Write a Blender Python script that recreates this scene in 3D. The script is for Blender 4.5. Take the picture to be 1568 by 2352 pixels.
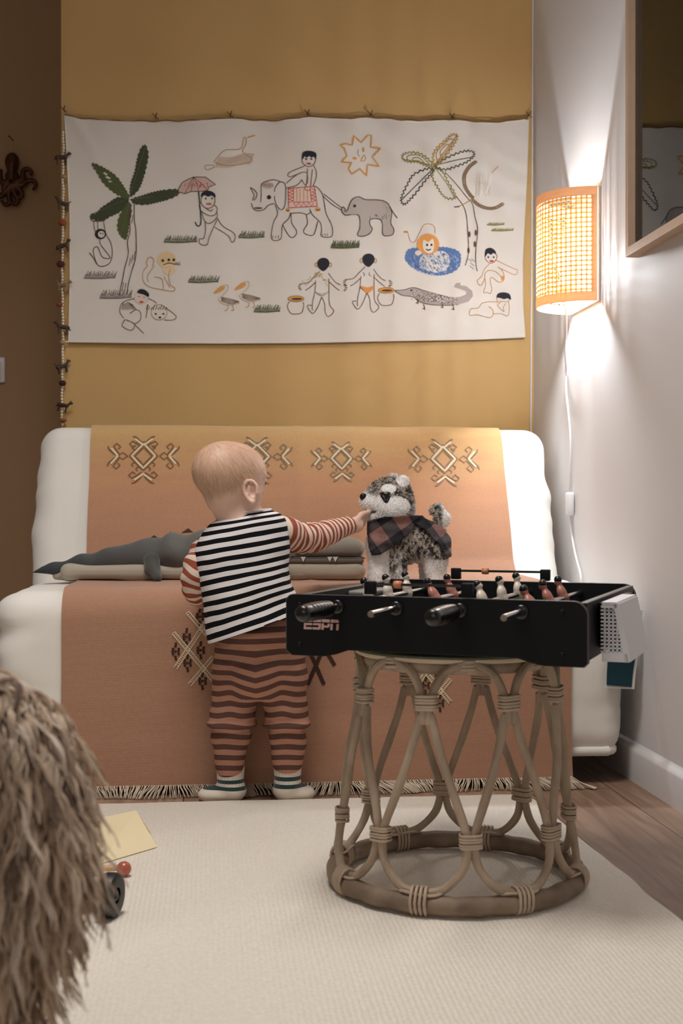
import bpy, bmesh, math, random
import numpy as np
from mathutils import Vector, Matrix, noise, Euler
from mathutils.geometry import tessellate_polygon
random.seed(7); rng = np.random.default_rng(7)
SC = bpy.context.scene
for o in list(bpy.data.objects): bpy.data.objects.remove(o)
COL = SC.collection
PI = math.pi

# ---------------------------------------------------------------- camera
FPX, HZ, CH = 3000.0, 1165.0, 0.63            # focal length in pixels, horizon row, camera height
TH = math.atan(304.0/3000.0)                  # the camera is turned right of the room's depth axis
cam = bpy.data.objects.new('camera', bpy.data.cameras.new('camera')); COL.objects.link(cam)
cam.location = (0, 0, CH); cam.rotation_euler = (PI/2 - math.atan(11/3000.0), 0, -TH)
cam.data.sensor_width = 36; cam.data.lens = FPX/2352*36
cam.data.clip_start = 0.02
cam.data.dof.use_dof = True; cam.data.dof.focus_distance = 2.75; cam.data.dof.aperture_fstop = 6.5
SC.camera = cam
# ---------------------------------------------------------------- light and exposure
SC.view_settings.view_transform = 'Standard'; SC.view_settings.look = 'None'
SC.view_settings.gamma = 1; SC.view_settings.use_curve_mapping = False
SC.view_settings.exposure = -0.06
wd = bpy.data.worlds.new('world'); SC.world = wd; wd.use_nodes = True
wd.node_tree.nodes['Background'].inputs[0].default_value = (1.0, 0.94, 0.89, 1)
wd.node_tree.nodes['Background'].inputs[1].default_value = 0.15
def area(name, loc, target, size, power, color, spread=180):
    l = bpy.data.lights.new(name, 'AREA'); l.shape = 'RECTANGLE'; l.size, l.size_y = size; l.energy = power; l.color = color; l.spread = math.radians(spread)
    o = bpy.data.objects.new(name, l); COL.objects.link(o); o.location = loc
    o.rotation_euler = (Vector(target)-Vector(loc)).to_track_quat('-Z', 'Y').to_euler(); return o
area('front_fill', (-1.2, -1.4, 1.7), (0.3, 3.0, 0.5), (1.6, 1.3), 9, (1.0, 0.95, 0.9))  # added fill light behind the camera, standing in for soft room light
area('ceiling_light', (-0.1, 1.95, 2.52), (0.0, 2.15, 0), (0.8, 0.8), 22, (1.0, 0.95, 0.90), 130)
LAMP_POWER = 110.0
LAMP_COLOR = (0.88, 0.94, 1.0)

# ---------------------------------------------------------------- room metrics
XR, YB, YL, XE = 0.98, 3.89, 4.35, -0.43     # right wall, ochre wall, recessed left wall, ochre wall's outer corner
SEAT, SXL, SXR = 0.445, -0.463, 0.945        # seat height, sofa ends
Rv = Vector((math.cos(TH), -math.sin(TH), 0)); Fv = Vector((math.sin(TH), math.cos(TH), 0))
def ray(px, py): return Rv*((px-784)/FPX) + Fv + Vector((0, 0, (HZ-py)/FPX))
def onY(px, py, Y): r = ray(px, py); return Vector((0, 0, CH)) + r*(Y/r.y)
def onX(px, py, X): r = ray(px, py); return Vector((0, 0, CH)) + r*(X/r.x)
def onZ(px, py, Z=0.0): r = ray(px, py); return Vector((0, 0, CH)) + r*((Z-CH)/r.z)
class Frame:                                   # camera-aligned local frame standing at a base point
    def __init__(s, px, zc, Z=0.0):
        s.b = Vector(((px-784)*zc/FPX, zc, Z)); s.loc = Rv*s.b.x + Fv*s.b.y + Vector((0, 0, Z))
    def p(s, px, py, zc): return Vector(((px-784)*zc/FPX, zc, CH-(py-HZ)*zc/FPX)) - s.b

# ---------------------------------------------------------------- materials
def lin(c):
    r = []
    for v in c[:3]:
        v = v/255.0; r.append(v/12.92 if v <= 0.04045 else ((v+0.055)/1.055)**2.4)
    return (*r, 1.0)
MC = {}
def node(nt, t, **kw):
    n = nt.nodes.new(t)
    for k, v in kw.items(): setattr(n, k, v)
    return n
def M(name, c, rough=0.6, metal=0.0, var=None, bump=None, c2=None, attr=None, emit=None, sheen=0, coat=0, stretch=None, trans=None, spec=None):
    if name in MC: return MC[name]
    m = bpy.data.materials.new(name); m.use_nodes = True; nt = m.node_tree; b = nt.nodes['Principled BSDF']
    b.inputs['Base Color'].default_value = lin(c); b.inputs['Roughness'].default_value = rough; b.inputs['Metallic'].default_value = metal
    if sheen: b.inputs['Sheen Weight'].default_value = sheen
    if coat: b.inputs['Coat Weight'].default_value = coat
    if spec is not None: b.inputs['Specular IOR Level'].default_value = spec
    tc = node(nt, 'ShaderNodeTexCoord'); src = tc.outputs['Object']
    if stretch:
        mp = node(nt, 'ShaderNodeMapping'); mp.inputs['Scale'].default_value = stretch; nt.links.new(src, mp.inputs[0]); src = mp.outputs[0]
    colout = None
    if attr:
        a = node(nt, 'ShaderNodeAttribute'); a.attribute_name = attr; colout = a.outputs['Color']
    if var:
        n = node(nt, 'ShaderNodeTexNoise'); n.inputs['Scale'].default_value = var[0]; n.inputs['Detail'].default_value = 6
        nt.links.new(src, n.inputs['Vector'])
        r = node(nt, 'ShaderNodeValToRGB'); r.color_ramp.elements[0].position = 0.5-0.5*(1-var[1]) ; r.color_ramp.elements[1].position = 0.5+0.5*(1-var[1])
        nt.links.new(n.outputs['Fac'], r.inputs[0])
        if colout is None:
            r.color_ramp.elements[0].color = lin(c); r.color_ramp.elements[1].color = lin(c2 or [min(255, v*1.15) for v in c]); colout = r.outputs[0]
    if colout is not None: nt.links.new(colout, b.inputs['Base Color'])
    if bump:
        n = node(nt, 'ShaderNodeTexNoise'); n.inputs['Scale'].default_value = bump[0]; n.inputs['Detail'].default_value = 8
        nt.links.new(src, n.inputs['Vector'])
        bp = node(nt, 'ShaderNodeBump'); bp.inputs['Strength'].default_value = bump[1]; bp.inputs['Distance'].default_value = bump[2] if len(bump) > 2 else 0.002
        nt.links.new(n.outputs['Fac'], bp.inputs['Height']); nt.links.new(bp.outputs[0], b.inputs['Normal'])
    if emit: b.inputs['Emission Color'].default_value = lin(emit[0]); b.inputs['Emission Strength'].default_value = emit[1]
    if trans:
        out = nt.nodes['Material Output']; tr = node(nt, 'ShaderNodeBsdfTranslucent'); tr.inputs[0].default_value = lin(trans[0])
        mx = node(nt, 'ShaderNodeMixShader'); mx.inputs[0].default_value = trans[1]
        nt.links.new(b.outputs[0], mx.inputs[1]); nt.links.new(tr.outputs[0], mx.inputs[2]); nt.links.new(mx.outputs[0], out.inputs[0])
    MC[name] = m; return m
def weave(m, sx, sy, sz, strength=0.5, dist=0.001, noise_s=60):
    """add crossing thread relief along the object axes"""
    nt = m.node_tree; b = nt.nodes['Principled BSDF']; tc = node(nt, 'ShaderNodeTexCoord')
    hs = []
    nz = node(nt, 'ShaderNodeTexNoise'); nz.inputs['Scale'].default_value = noise_s; nt.links.new(tc.outputs['Object'], nz.inputs['Vector'])
    for ax, s in (('X', sx), ('Y', sy), ('Z', sz)):
        if not s: continue
        w = node(nt, 'ShaderNodeTexWave'); w.bands_direction = ax; w.inputs['Scale'].default_value = s; w.inputs['Distortion'].default_value = 2.0
        w.inputs['Detail'].default_value = 2; w.inputs['Detail Scale'].default_value = 1.5
        nt.links.new(tc.outputs['Object'], w.inputs['Vector']); hs.append(w.outputs['Fac'])
    h = nz.outputs['Fac']
    for q in hs:
        a = node(nt, 'ShaderNodeMath', operation='ADD'); nt.links.new(h, a.inputs[0]); nt.links.new(q, a.inputs[1]); h = a.outputs[0]
    bp = node(nt, 'ShaderNodeBump'); bp.inputs['Strength'].default_value = strength; bp.inputs['Distance'].default_value = dist
    nt.links.new(h, bp.inputs['Height']); nt.links.new(bp.outputs[0], b.inputs['Normal'])
def stripes(name, cols, period, duty=0.5, rough=0.85, bump=None, wob=0.0):
    """cloth striped along the vertex attribute 's' (metres)"""
    m = M(name, cols[0], rough, bump=bump or (300, 0.3, 0.001), spec=0.2); nt = m.node_tree; b = nt.nodes['Principled BSDF']
    a = node(nt, 'ShaderNodeAttribute'); a.attribute_name = 's'
    d = node(nt, 'ShaderNodeMath', operation='DIVIDE'); nt.links.new(a.outputs['Fac'], d.inputs[0]); d.inputs[1].default_value = period
    f = node(nt, 'ShaderNodeMath', operation='FRACT'); nt.links.new(d.outputs[0], f.inputs[0])
    g = node(nt, 'ShaderNodeMath', operation='GREATER_THAN'); nt.links.new(f.outputs[0], g.inputs[0]); g.inputs[1].default_value = duty
    mx = node(nt, 'ShaderNodeMix', data_type='RGBA'); mx.inputs[6].default_value = lin(cols[0]); mx.inputs[7].default_value = lin(cols[1])
    nt.links.new(g.outputs[0], mx.inputs[0]); nt.links.new(mx.outputs[2], b.inputs['Base Color']); return m

# ---------------------------------------------------------------- object helpers
def link(name, me, mats, parent=None, smooth=True):
    o = bpy.data.objects.new(name, me); COL.objects.link(o)
    if mats is not None:
        for m in (mats if isinstance(mats, (list, tuple)) else [mats]): me.materials.append(m)
    if parent is not None: o.parent = parent
    if smooth: me.shade_smooth()
    return o
def obj(name, vf, mats, parent=None, smooth=True, mi=None, auto=None):
    me = bpy.data.meshes.new(name)
    me.from_pydata([tuple(v) for v in vf[0]], [], [tuple(int(i) for i in f) for f in vf[1]]); me.update()
    o = link(name, me, mats, parent, smooth)
    if mi is not None: me.polygons.foreach_set('material_index', np.array(mi, dtype=np.int32))
    if auto: me.set_sharp_from_angle(angle=math.radians(auto))
    return o
def tag(o, label=None, cat=None, group=None, kind=None):
    if label: o['label'] = label
    if cat: o['category'] = cat
    if group: o['group'] = group
    if kind: o['kind'] = kind
    return o
def thing(name, label, cat, loc=(0, 0, 0), rz=0.0, group=None):
    o = bpy.data.objects.new(name, None); COL.objects.link(o); o.empty_display_size = 0.05
    o.location = loc; o.rotation_euler = (0, 0, rz); return tag(o, label, cat, group)
def copy_tree(o, parent=None):
    c = o.copy(); COL.objects.link(c)
    if parent: c.parent = parent
    for ch in [q for q in bpy.data.objects if q.parent == o]: copy_tree(ch, c)
    return c
def fattr(o, name, vals):
    a = o.data.attributes.new(name, 'FLOAT', 'POINT'); a.data.foreach_set('value', np.asarray(vals, dtype=np.float32))
def cattr(o, cols, name='col'):
    a = o.data.attributes.new(name, 'FLOAT_COLOR', 'POINT'); c = np.ones((len(cols), 4), dtype=np.float32); c[:, :3] = cols; a.data.foreach_set('color', c.ravel())
def co(o):
    n = len(o.data.vertices); a = np.empty(n*3, dtype=np.float32); o.data.vertices.foreach_get('co', a); return a.reshape(-1, 3)
class MB:                                       # a growing vertex / face list
    def __init__(s): s.v = []; s.f = []; s.m = []
    def add(s, v, f, mi=0):
        n = len(s.v); s.v += [tuple(p) for p in v]; s.f += [tuple(i+n for i in q) for q in f]; s.m += [mi]*len(f); return s
    def box(s, c, d, rot=None, mi=0):
        v = [Vector((x*d[0]/2, y*d[1]/2, z*d[2]/2)) for x in (-1, 1) for y in (-1, 1) for z in (-1, 1)]
        if rot is not None: v = [rot @ p for p in v]
        v = [p+Vector(c) for p in v]
        return s.add(v, [(0, 1, 3, 2), (4, 6, 7, 5), (0, 4, 5, 1), (2, 3, 7, 6), (0, 2, 6, 4), (1, 5, 7, 3)], mi)
    def tube(s, pts, r, n=8, closed=False, mi=0, caps=True, flat=None):
        pts = [Vector(p) for p in pts]; N = len(pts); R = r if isinstance(r, (list, tuple, np.ndarray)) else [r]*N
        v = []; prev = None
        for i, p in enumerate(pts):
            if closed: t = pts[(i+1) % N]-pts[i-1]
            else: t = pts[min(i+1, N-1)]-pts[max(i-1, 0)]
            t.normalize()
            if prev is None:
                prev = t.orthogonal().normalized()
            q = prev-t*prev.dot(t)
            q = q.normalized() if q.length > 1e-6 else t.orthogonal().normalized()
            prev = q; w = t.cross(q)
            for k in range(n):
                a = 2*PI*k/n; v.append(p+q*(math.cos(a)*R[i])+w*(math.sin(a)*R[i]*(flat or 1)))
        f = []
        for i in range(N if closed else N-1):
            j = (i+1) % N
            for k in range(n): l = (k+1) % n; f.append((i*n+k, i*n+l, j*n+l, j*n+k))
        if caps and not closed: f.append(tuple(range(n))[::-1]); f.append(tuple(range((N-1)*n, N*n)))
        return s.add(v, f, mi)
    def build(s, name, mats, parent=None, smooth=True, auto=40):
        return obj(name, (s.v, s.f), mats, parent, smooth, s.m, auto)
def bevel_box(name, c, d, r, mats, parent=None, seg=3, rot=None):
    bm = bmesh.new(); bmesh.ops.create_cube(bm, size=1.0)
    for v in bm.verts: v.co = Vector((v.co.x*d[0], v.co.y*d[1], v.co.z*d[2]))
    bmesh.ops.bevel(bm, geom=list(bm.edges), offset=min(r, min(d)*0.49), segments=seg, affect='EDGES', profile=0.5)
    for v in bm.verts: v.co = (rot @ v.co if rot is not None else v.co)+Vector(c)
    me = bpy.data.meshes.new(name); bm.to_mesh(me); bm.free()
    o = link(name, me, mats, parent); me.set_sharp_from_angle(angle=math.radians(50)); return o
def crom(pts, n=6, closed=False):
    pts = [Vector(p) for p in pts]; N = len(pts); out = []
    if N < 3: return [pts[0].lerp(pts[-1], i/n) for i in range(n+1)]
    for i in range(N if closed else N-1):
        if closed: a, b, c, d = pts[i-1], pts[i], pts[(i+1) % N], pts[(i+2) % N]
        else: a, b, c, d = pts[max(i-1, 0)], pts[i], pts[i+1], pts[min(i+2, N-1)]
        for k in range(n):
            t = k/n; out.append(0.5*((2*b)+(c-a)*t+(2*a-5*b+4*c-d)*t*t+(3*b-3*c+d-a)*t**3))
    if not closed: out.append(pts[-1])
    return out
def cr1(vals, n=6): return [v.x for v in crom([(v, 0, 0) for v in vals], n)]
def lathe(prof, n=24, axis='Z', cap=True):
    v = []; f = []
    for r, z in prof:
        for k in range(n):
            a = 2*PI*k/n; p = (r*math.cos(a), r*math.sin(a), z)
            v.append(p if axis == 'Z' else ((z, p[0], p[1]) if axis == 'X' else (p[0], z, p[1])))
    for i in range(len(prof)-1):
        for k in range(n): l = (k+1) % n; f.append((i*n+k, i*n+l, (i+1)*n+l, (i+1)*n+k))
    if cap: f.append(tuple(range(n))[::-1]); f.append(tuple(range((len(prof)-1)*n, len(prof)*n)))
    return v, f

# ---------------------------------------------------------------- smooth solids from distance fields
def v3(p): return np.array([p[0], p[1], p[2]], dtype=np.float64)
def cone(a, b, ra, rb=None, k=0.01, op='u'):
    a, b = v3(a), v3(b); rb = ra if rb is None else rb; m = max(ra, rb)
    def f(P):
        pa = P-a; ba = b-a; h = np.clip((pa@ba)/max(ba@ba, 1e-12), 0, 1); return np.linalg.norm(pa-h[..., None]*ba, axis=-1)-(ra+(rb-ra)*h)
    return dict(f=f, lo=np.minimum(a, b)-m, hi=np.maximum(a, b)+m, k=k, op=op)
def ell(c, r, rot=None, k=0.01, op='u'):
    c, r = v3(c), v3(r); R = np.array(rot) if rot is not None else np.eye(3); m = r.max()
    def f(P):
        q = (P-c)@R; k0 = np.linalg.norm(q/r, axis=-1); k1 = np.linalg.norm(q/(r*r), axis=-1); return k0*(k0-1)/np.maximum(k1, 1e-9)
    return dict(f=f, lo=c-m, hi=c+m, k=k, op=op)
def rbox(c, d, r, rot=None, k=0.01, op='u'):
    c, d = v3(c), v3(d); R = np.array(rot) if rot is not None else np.eye(3); m = np.linalg.norm(d)
    def f(P):
        q = np.abs((P-c)@R)-(d-r); return np.linalg.norm(np.maximum(q, 0), axis=-1)+np.minimum(q.max(axis=-1), 0)-r
    return dict(f=f, lo=c-m, hi=c+m, k=k, op=op)
def field(prims, P0, n, h, far=1.0):
    F = np.full(n, far)
    for p in prims:
        pad = p['k']+3*h
        i0 = np.clip(np.floor((p['lo']-pad-P0)/h).astype(int), 0, None); i1 = np.minimum(np.ceil((p['hi']+pad-P0)/h).astype(int)+1, n)
        if (i1 <= i0).any(): continue
        g = np.stack(np.meshgrid(*[P0[a]+h*np.arange(i0[a], i1[a]) for a in range(3)], indexing='ij'), axis=-1)
        d = p['f'](g); sl = tuple(slice(i0[a], i1[a]) for a in range(3)); A = F[sl]; k = max(p['k'], 1e-6)
        if p['op'] == 'u': t = np.clip(0.5+0.5*(A-d)/k, 0, 1); F[sl] = A*(1-t)+d*t-k*t*(1-t)
        else: d = -d; t = np.clip(0.5-0.5*(A-d)/k, 0, 1); F[sl] = A*(1-t)+d*t+k*t*(1-t)
    return F
def nets(F, P0, h):
    nx, ny, nz = F.shape; acc = np.zeros((nx, ny, nz, 3)); cnt = np.zeros((nx, ny, nz)); idx = np.stack(np.meshgrid(np.arange(nx), np.arange(ny), np.arange(nz), indexing='ij'), -1)
    faces = []
    for ax in range(3):
        s0 = [slice(None)]*3; s1 = [slice(None)]*3; s0[ax] = slice(0, -1); s1[ax] = slice(1, None)
        A = F[tuple(s0)]; B = F[tuple(s1)]; cr = (A < 0) != (B < 0); ii = np.argwhere(cr)
        a = A[cr]; b = B[cr]; pos = ii.astype(float); pos[:, ax] += a/(a-b)
        o1, o2 = [q for q in range(3) if q != ax]; cells = []
        for d1, d2 in ((1, 1), (0, 1), (0, 0), (1, 0)):
            c = ii.copy(); c[:, o1] -= d1; c[:, o2] -= d2; c = np.maximum(c, 0)
            np.add.at(acc, (c[:, 0], c[:, 1], c[:, 2]), pos); np.add.at(cnt, (c[:, 0], c[:, 1], c[:, 2]), 1); cells.append((c[:, 0]*ny+c[:, 1])*nz+c[:, 2])
        q = np.stack(cells, -1); flip = (a < 0) ^ (ax == 1)
        q[~flip] = q[~flip][:, ::-1]; faces.append(q)
    faces = np.concatenate(faces); m = cnt.ravel() > 0; new = np.cumsum(m)-1
    V = acc.reshape(-1, 3)[m]/cnt.ravel()[m][:, None]*h+P0; return V, new[faces]
def solid(name, prims, h, mats, parent=None, clip=None, relax=1):
    lo = np.min([p['lo'] for p in prims if p['op'] == 'u'], axis=0)-4*h; hi = np.max([p['hi'] for p in prims if p['op'] == 'u'], axis=0)+4*h
    n = np.ceil((hi-lo)/h).astype(int)+1; F = field(prims, lo, tuple(n), h)
    if clip is not None:
        g = np.stack(np.meshgrid(*[lo[a]+h*np.arange(n[a]) for a in range(3)], indexing='ij'), axis=-1); F = clip(g, F)
    V, Q = nets(F, lo, h)
    me = bpy.data.meshes.new(name); me.vertices.add(len(V)); me.vertices.foreach_set('co', V.astype(np.float32).ravel())
    me.loops.add(len(Q)*4); me.loops.foreach_set('vertex_index', Q.astype(np.int32).ravel()); me.polygons.add(len(Q))
    me.polygons.foreach_set('loop_start', np.arange(0, len(Q)*4, 4, dtype=np.int32)); me.update(calc_edges=True); me.validate()
    return link(name, me, mats, parent)
def normals(o):
    n = len(o.data.vertices); a = np.empty(n*3, dtype=np.float32); o.data.vertex_normals.foreach_get('vector', a); return a.reshape(-1, 3)
def move(o, fn):
    a = co(o); b = fn(a, normals(o)).astype(np.float32); o.data.vertices.foreach_set('co', b.ravel()); o.data.update()
def nz3(P, s, seed=0): return np.array([noise.noise((p[0]*s+seed, p[1]*s-seed, p[2]*s+2*seed)) for p in P])
def blades(name, src, n, length, width, mats, parent, cols=None, mask=None, droop=0.3, jit=0.5, comb=None, bend=0.2):
    """short fibres rooted on a mesh"""
    P = co(src); N = normals(src); ids = np.arange(len(P)) if mask is None else np.nonzero(mask)[0]
    ids = rng.choice(ids, n); v = []; f = []; c = []
    for i in ids:
        p = Vector(P[i]); nn = Vector(N[i]); j = Vector(rng.normal(0, jit, 3)); L = length*rng.uniform(0.6, 1.25)
        d = nn+j+Vector((0, 0, -droop))
        if comb is not None: d += comb(p)
        d.normalize(); t = d.cross(nn); t = t.normalized() if t.length > 1e-4 else nn.orthogonal().normalized(); w = width*rng.uniform(0.6, 1.3)
        mid = p+d*L*0.55; tip = p+d*L+Vector((0, 0, -bend*L)); b = len(v); p = p-nn*0.001
        v += [p-t*w, p+t*w, mid-t*w*0.8, mid+t*w*0.8, tip]; f += [(b, b+1, b+3, b+2), (b+2, b+3, b+4)]
        if cols is not None: cc = np.array(cols[i])*rng.uniform(0.8, 1.2); c += [cc]*5
    o = obj(name, (v, f), mats, parent); 
    if cols is not None: cattr(o, np.array(c))
    tag(o, kind='stuff'); return o
def loft(name, rings, n, mats, parent=None, sub=4, closed=False, power=2.0, wr=None, cap=True):
    """rings: (centre, half-axis u, half-axis v); the vertex attribute 's' is set by the caller"""
    C = crom([r[0] for r in rings], sub); U = crom([r[1] for r in rings], sub); V = crom([r[2] for r in rings], sub); v = []; f = []; rows = len(C)
    for i in range(rows):
        for k in range(n):
            a = 2*PI*k/n; ca, sa = math.cos(a), math.sin(a); e = 2/power
            x = math.copysign(abs(ca)**e, ca); y = math.copysign(abs(sa)**e, sa); p = C[i]+U[i]*x+V[i]*y
            if wr: p = C[i]+(p-C[i])*(1+wr(i/(rows-1), a))
            v.append(p)
    for i in range(rows-1):
        for k in range(n): l = (k+1) % n; f.append((i*n+k, i*n+l, (i+1)*n+l, (i+1)*n+k))
    if cap: f.append(tuple(range(n))[::-1]); f.append(tuple(range((rows-1)*n, rows*n)))
    return obj(name, (v, f), mats, parent), rows

# ================================================================ SETTING
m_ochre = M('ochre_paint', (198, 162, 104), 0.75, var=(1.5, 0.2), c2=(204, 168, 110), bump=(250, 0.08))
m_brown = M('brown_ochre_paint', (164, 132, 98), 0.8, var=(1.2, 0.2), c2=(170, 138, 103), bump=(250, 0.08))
m_white = M('white_wall_paint', (218, 215, 215), 0.62, var=(2, 0.2), c2=(222, 219, 219), bump=(60, 0.12))
m_trim = M('white_gloss_paint', (222, 220, 220), 0.35, bump=(40, 0.05))
def slab(name, lo, hi, m):
    lo, hi = Vector(lo), Vector(hi); o = MB().box((lo+hi)/2, hi-lo).build(name, m, smooth=False, auto=None); o['kind'] = 'structure'; return o
slab('wall_back', (XE, YB, 0), (XR+0.15, YB+0.25, 2.6), m_ochre)
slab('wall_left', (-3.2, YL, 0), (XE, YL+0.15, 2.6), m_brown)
slab('wall_right', (XR, -2.2, 0), (XR+0.15, YB, 2.6), m_white)
slab('ceiling', (-3.2, -2.2, 2.6), (XR+0.15, YL+0.15, 2.7), m_white)
# planks
m_floor = bpy.data.materials.new('oak_floor_boards'); m_floor.use_nodes = True
nt = m_floor.node_tree; b = nt.nodes['Principled BSDF']; b.inputs['Roughness'].default_value = 0.42
tc = node(nt, 'ShaderNodeTexCoord'); mp = node(nt, 'ShaderNodeMapping'); mp.inputs['Rotation'].default_value = (0, 0, PI/2); mp.inputs['Location'].default_value = (0, 0.055, 0); nt.links.new(tc.outputs['Object'], mp.inputs[0])
br = node(nt, 'ShaderNodeTexBrick'); br.inputs['Scale'].default_value = 1; br.inputs['Brick Width'].default_value = 1.9; br.inputs['Row Height'].default_value = 0.19
br.inputs['Mortar Size'].default_value = 0.0012; br.inputs['Color1'].default_value = lin((172, 140, 118)); br.inputs['Color2'].default_value = lin((150, 122, 102)); br.inputs['Mortar'].default_value = lin((70, 50, 38))
nt.links.new(mp.outputs[0], br.inputs['Vector'])
mp2 = node(nt, 'ShaderNodeMapping'); mp2.inputs['Scale'].default_value = (22, 1.6, 1); nt.links.new(tc.outputs['Object'], mp2.inputs[0])
nz = node(nt, 'ShaderNodeTexNoise'); nz.inputs['Scale'].default_value = 1.6; nz.inputs['Detail'].default_value = 8; nz.inputs['Distortion'].default_value = 1.4; nt.links.new(mp2.outputs[0], nz.inputs['Vector'])
rp = node(nt, 'ShaderNodeValToRGB'); rp.color_ramp.elements[0].position = 0.35; rp.color_ramp.elements[0].color = (0.55, 0.52, 0.5, 1); rp.color_ramp.elements[1].position = 0.62; rp.color_ramp.elements[1].color = (1, 1, 1, 1)
nt.links.new(nz.outputs['Fac'], rp.inputs[0]); mx = node(nt, 'ShaderNodeMix', data_type='RGBA', blend_type='MULTIPLY'); mx.inputs[0].default_value = 0.85
nt.links.new(br.outputs['Color'], mx.inputs[6]); nt.links.new(rp.outputs[0], mx.inputs[7]); nt.links.new(mx.outputs[2], b.inputs['Base Color'])
slab('floor', (-3.2, -2.2, -0.1), (XR+0.15, YL+0.15, 0), m_floor)
# baseboard with a rounded shoulder
prof = [(0, 0), (0, 0.068), (0.002, 0.074), (0.008, 0.080), (0.012, 0.085), (0.013, 0.088)]
v = []; f = []
for yy in (-2.2, YB):
    for dx, z in prof: v.append((XR-0.013+dx, yy, z))
    v.append((XR, yy, 0))
n = len(prof)+1
for i in range(n): j = (i+1) % n; f.append((i, j, n+j, n+i))
o = obj('baseboard_right', (v, f), m_trim, auto=30); o['kind'] = 'structure'
# rug: cream flatweave with rounded far corner
m_rug = M('cream_rug_wool', (234, 224, 208), 0.95, var=(190, 0.6), c2=(246, 239, 226), sheen=0.3); weave(m_rug, 40, 44, 0, 0.28, 0.003, 160)
c0 = Vector((0.69, 2.775)); outl = [Vector((-0.95, 2.775, 0)), Vector((0.615, 2.775, 0))]
for k in range(1, 9): a = PI/2*(1-k/8); outl.append(Vector((0.63+0.06*math.cos(a), 2.715+0.06*math.sin(a), 0)))
outl += [Vector((0.695, 2.40, 0)), Vector((0.702, 2.2, 0)), Vector((0.706, 1.99, 0)), Vector((0.715, 1.6, 0)), Vector((0.74, 0.6, 0)), Vector((-0.95, 0.6, 0))]
fine = []
for i, p in enumerate(outl):
    q = outl[(i+1) % len(outl)]; k = max(1, int((q-p).length/0.02))
    for t in range(k):
        w = p.lerp(q, t/k); fine.append(w+Vector((noise.noise((w.x*9, w.y*9, 1))*0.006, noise.noise((w.x*9, w.y*9, 5))*0.004, 0)))
N = len(fine); v = [(p.x, p.y, 0) for p in fine]+[(p.x, p.y, 0.006) for p in fine]; ce = Vector((-0.1, 1.7, 0))
v += [tuple(p+(ce-p).normalized()*0.004+Vector((0, 0, 0.009))) for p in fine]
f = [(i, (i+1) % N, N+(i+1) % N, N+i) for i in range(N)]+[(N+i, N+(i+1) % N, 2*N+(i+1) % N, 2*N+i) for i in range(N)]+[tuple(range(2*N, 3*N))]
rug = obj('rug', (v, f), m_rug, auto=60); tag(rug, 'large cream woven rug on the wooden floor under the rattan stool', 'rug')
RZ = 0.009

# ================================================================ SOFA
m_sofa = M('white_cotton_cover', (238, 234, 226), 0.9, bump=(500, 0.25, 0.001), sheen=0.3)
m_dark = M('black_steel', (22, 22, 25), 0.5, 0.3)
sofa = thing('sofa_bed', 'low white folded-mattress sofa bed with an orange throw over it', 'sofa', ((SXL+SXR)/2, 3.15, 0))
def cushion(name, c, d, r, rot, wrinkle, parent, hy=0.0, h=0.012):
    """soft box built in its own axes (x along the sofa)"""
    nx, ny, nzv = [max(2, int(q/h)) for q in d]; bm = bmesh.new(); pts = {}
    def vert(i, j, k):
        if (i, j, k) in pts: return pts[(i, j, k)]
        p = Vector((d[0]*(i/nx-0.5), d[1]*(j/ny-0.5), d[2]*(k/nzv-0.5))); q = Vector([max(-d[a]/2+r, min(d[a]/2-r, p[a])) for a in range(3)])
        w = p-q; nn = w.normalized() if w.length > 1e-6 else Vector((0, 0, 0)); p = q+nn*r if w.length > r*0.999 or sum(abs(x) > 1e-6 for x in w) > 1 else p
        if nn.length > 0: p = p+nn*wrinkle(p, nn)
        pts[(i, j, k)] = bm.verts.new(rot @ p+Vector(c)); return pts[(i, j, k)]
    def face(fn, a, b2):
        for i in range(a):
            for j in range(b2):
                try: bm.faces.new((fn(i, j), fn(i+1, j), fn(i+1, j+1), fn(i, j+1)))
                except ValueError: pass
    face(lambda i, j: vert(i, j, 0), nx, ny); face(lambda i, j: vert(i, j, nzv), nx, ny)
    face(lambda i, j: vert(i, 0, j), nx, nzv); face(lambda i, j: vert(i, ny, j), nx, nzv)
    face(lambda i, j: vert(0, i, j), ny, nzv); face(lambda i, j: vert(nx, i, j), ny, nzv)
    bmesh.ops.recalc_face_normals(bm, faces=bm.faces); me = bpy.data.meshes.new(name); bm.to_mesh(me); bm.free()
    return link(name, me, m_sofa, parent)
W = SXR-SXL; I3 = Matrix.Identity(3); base = sofa.location
def wr_seat(p, nn):
    e = max(0, abs(p.x)-W/2+0.16)/0.16; k = e*(0.6+0.4*e)
    return k*(0.010*noise.noise((p.x*5, p.y*6, p.z*19+3))+0.006*noise.noise((p.x*12+4, p.y*12, p.z*34)))+0.002*noise.noise((p.x*6, p.y*6, p.z*6))+(0.022*math.exp(-((p.z-0.11)/0.10)**2) if p.x > 0 else 0.0)*e*max(0, abs(nn.x))
YF = 2.882
cushion('seat_cushion', (0, (YF+3.50)/2-3.15, (0.062+SEAT)/2), (W, 3.50-YF, SEAT-0.062), 0.062, I3, wr_seat, sofa)
tilt = math.atan2(0.18, 0.41); Rt = Matrix.Rotation(-tilt, 3, 'X'); dd = Vector((0, math.sin(tilt), math.cos(tilt))); dn = Vector((0, math.cos(tilt), -math.sin(tilt)))
BB = Vector((0, 3.425, 0.445)); BL, BT = 0.462, 0.15
bc = BB+dd*(BL/2-0.03)+dn*(BT/2)
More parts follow.
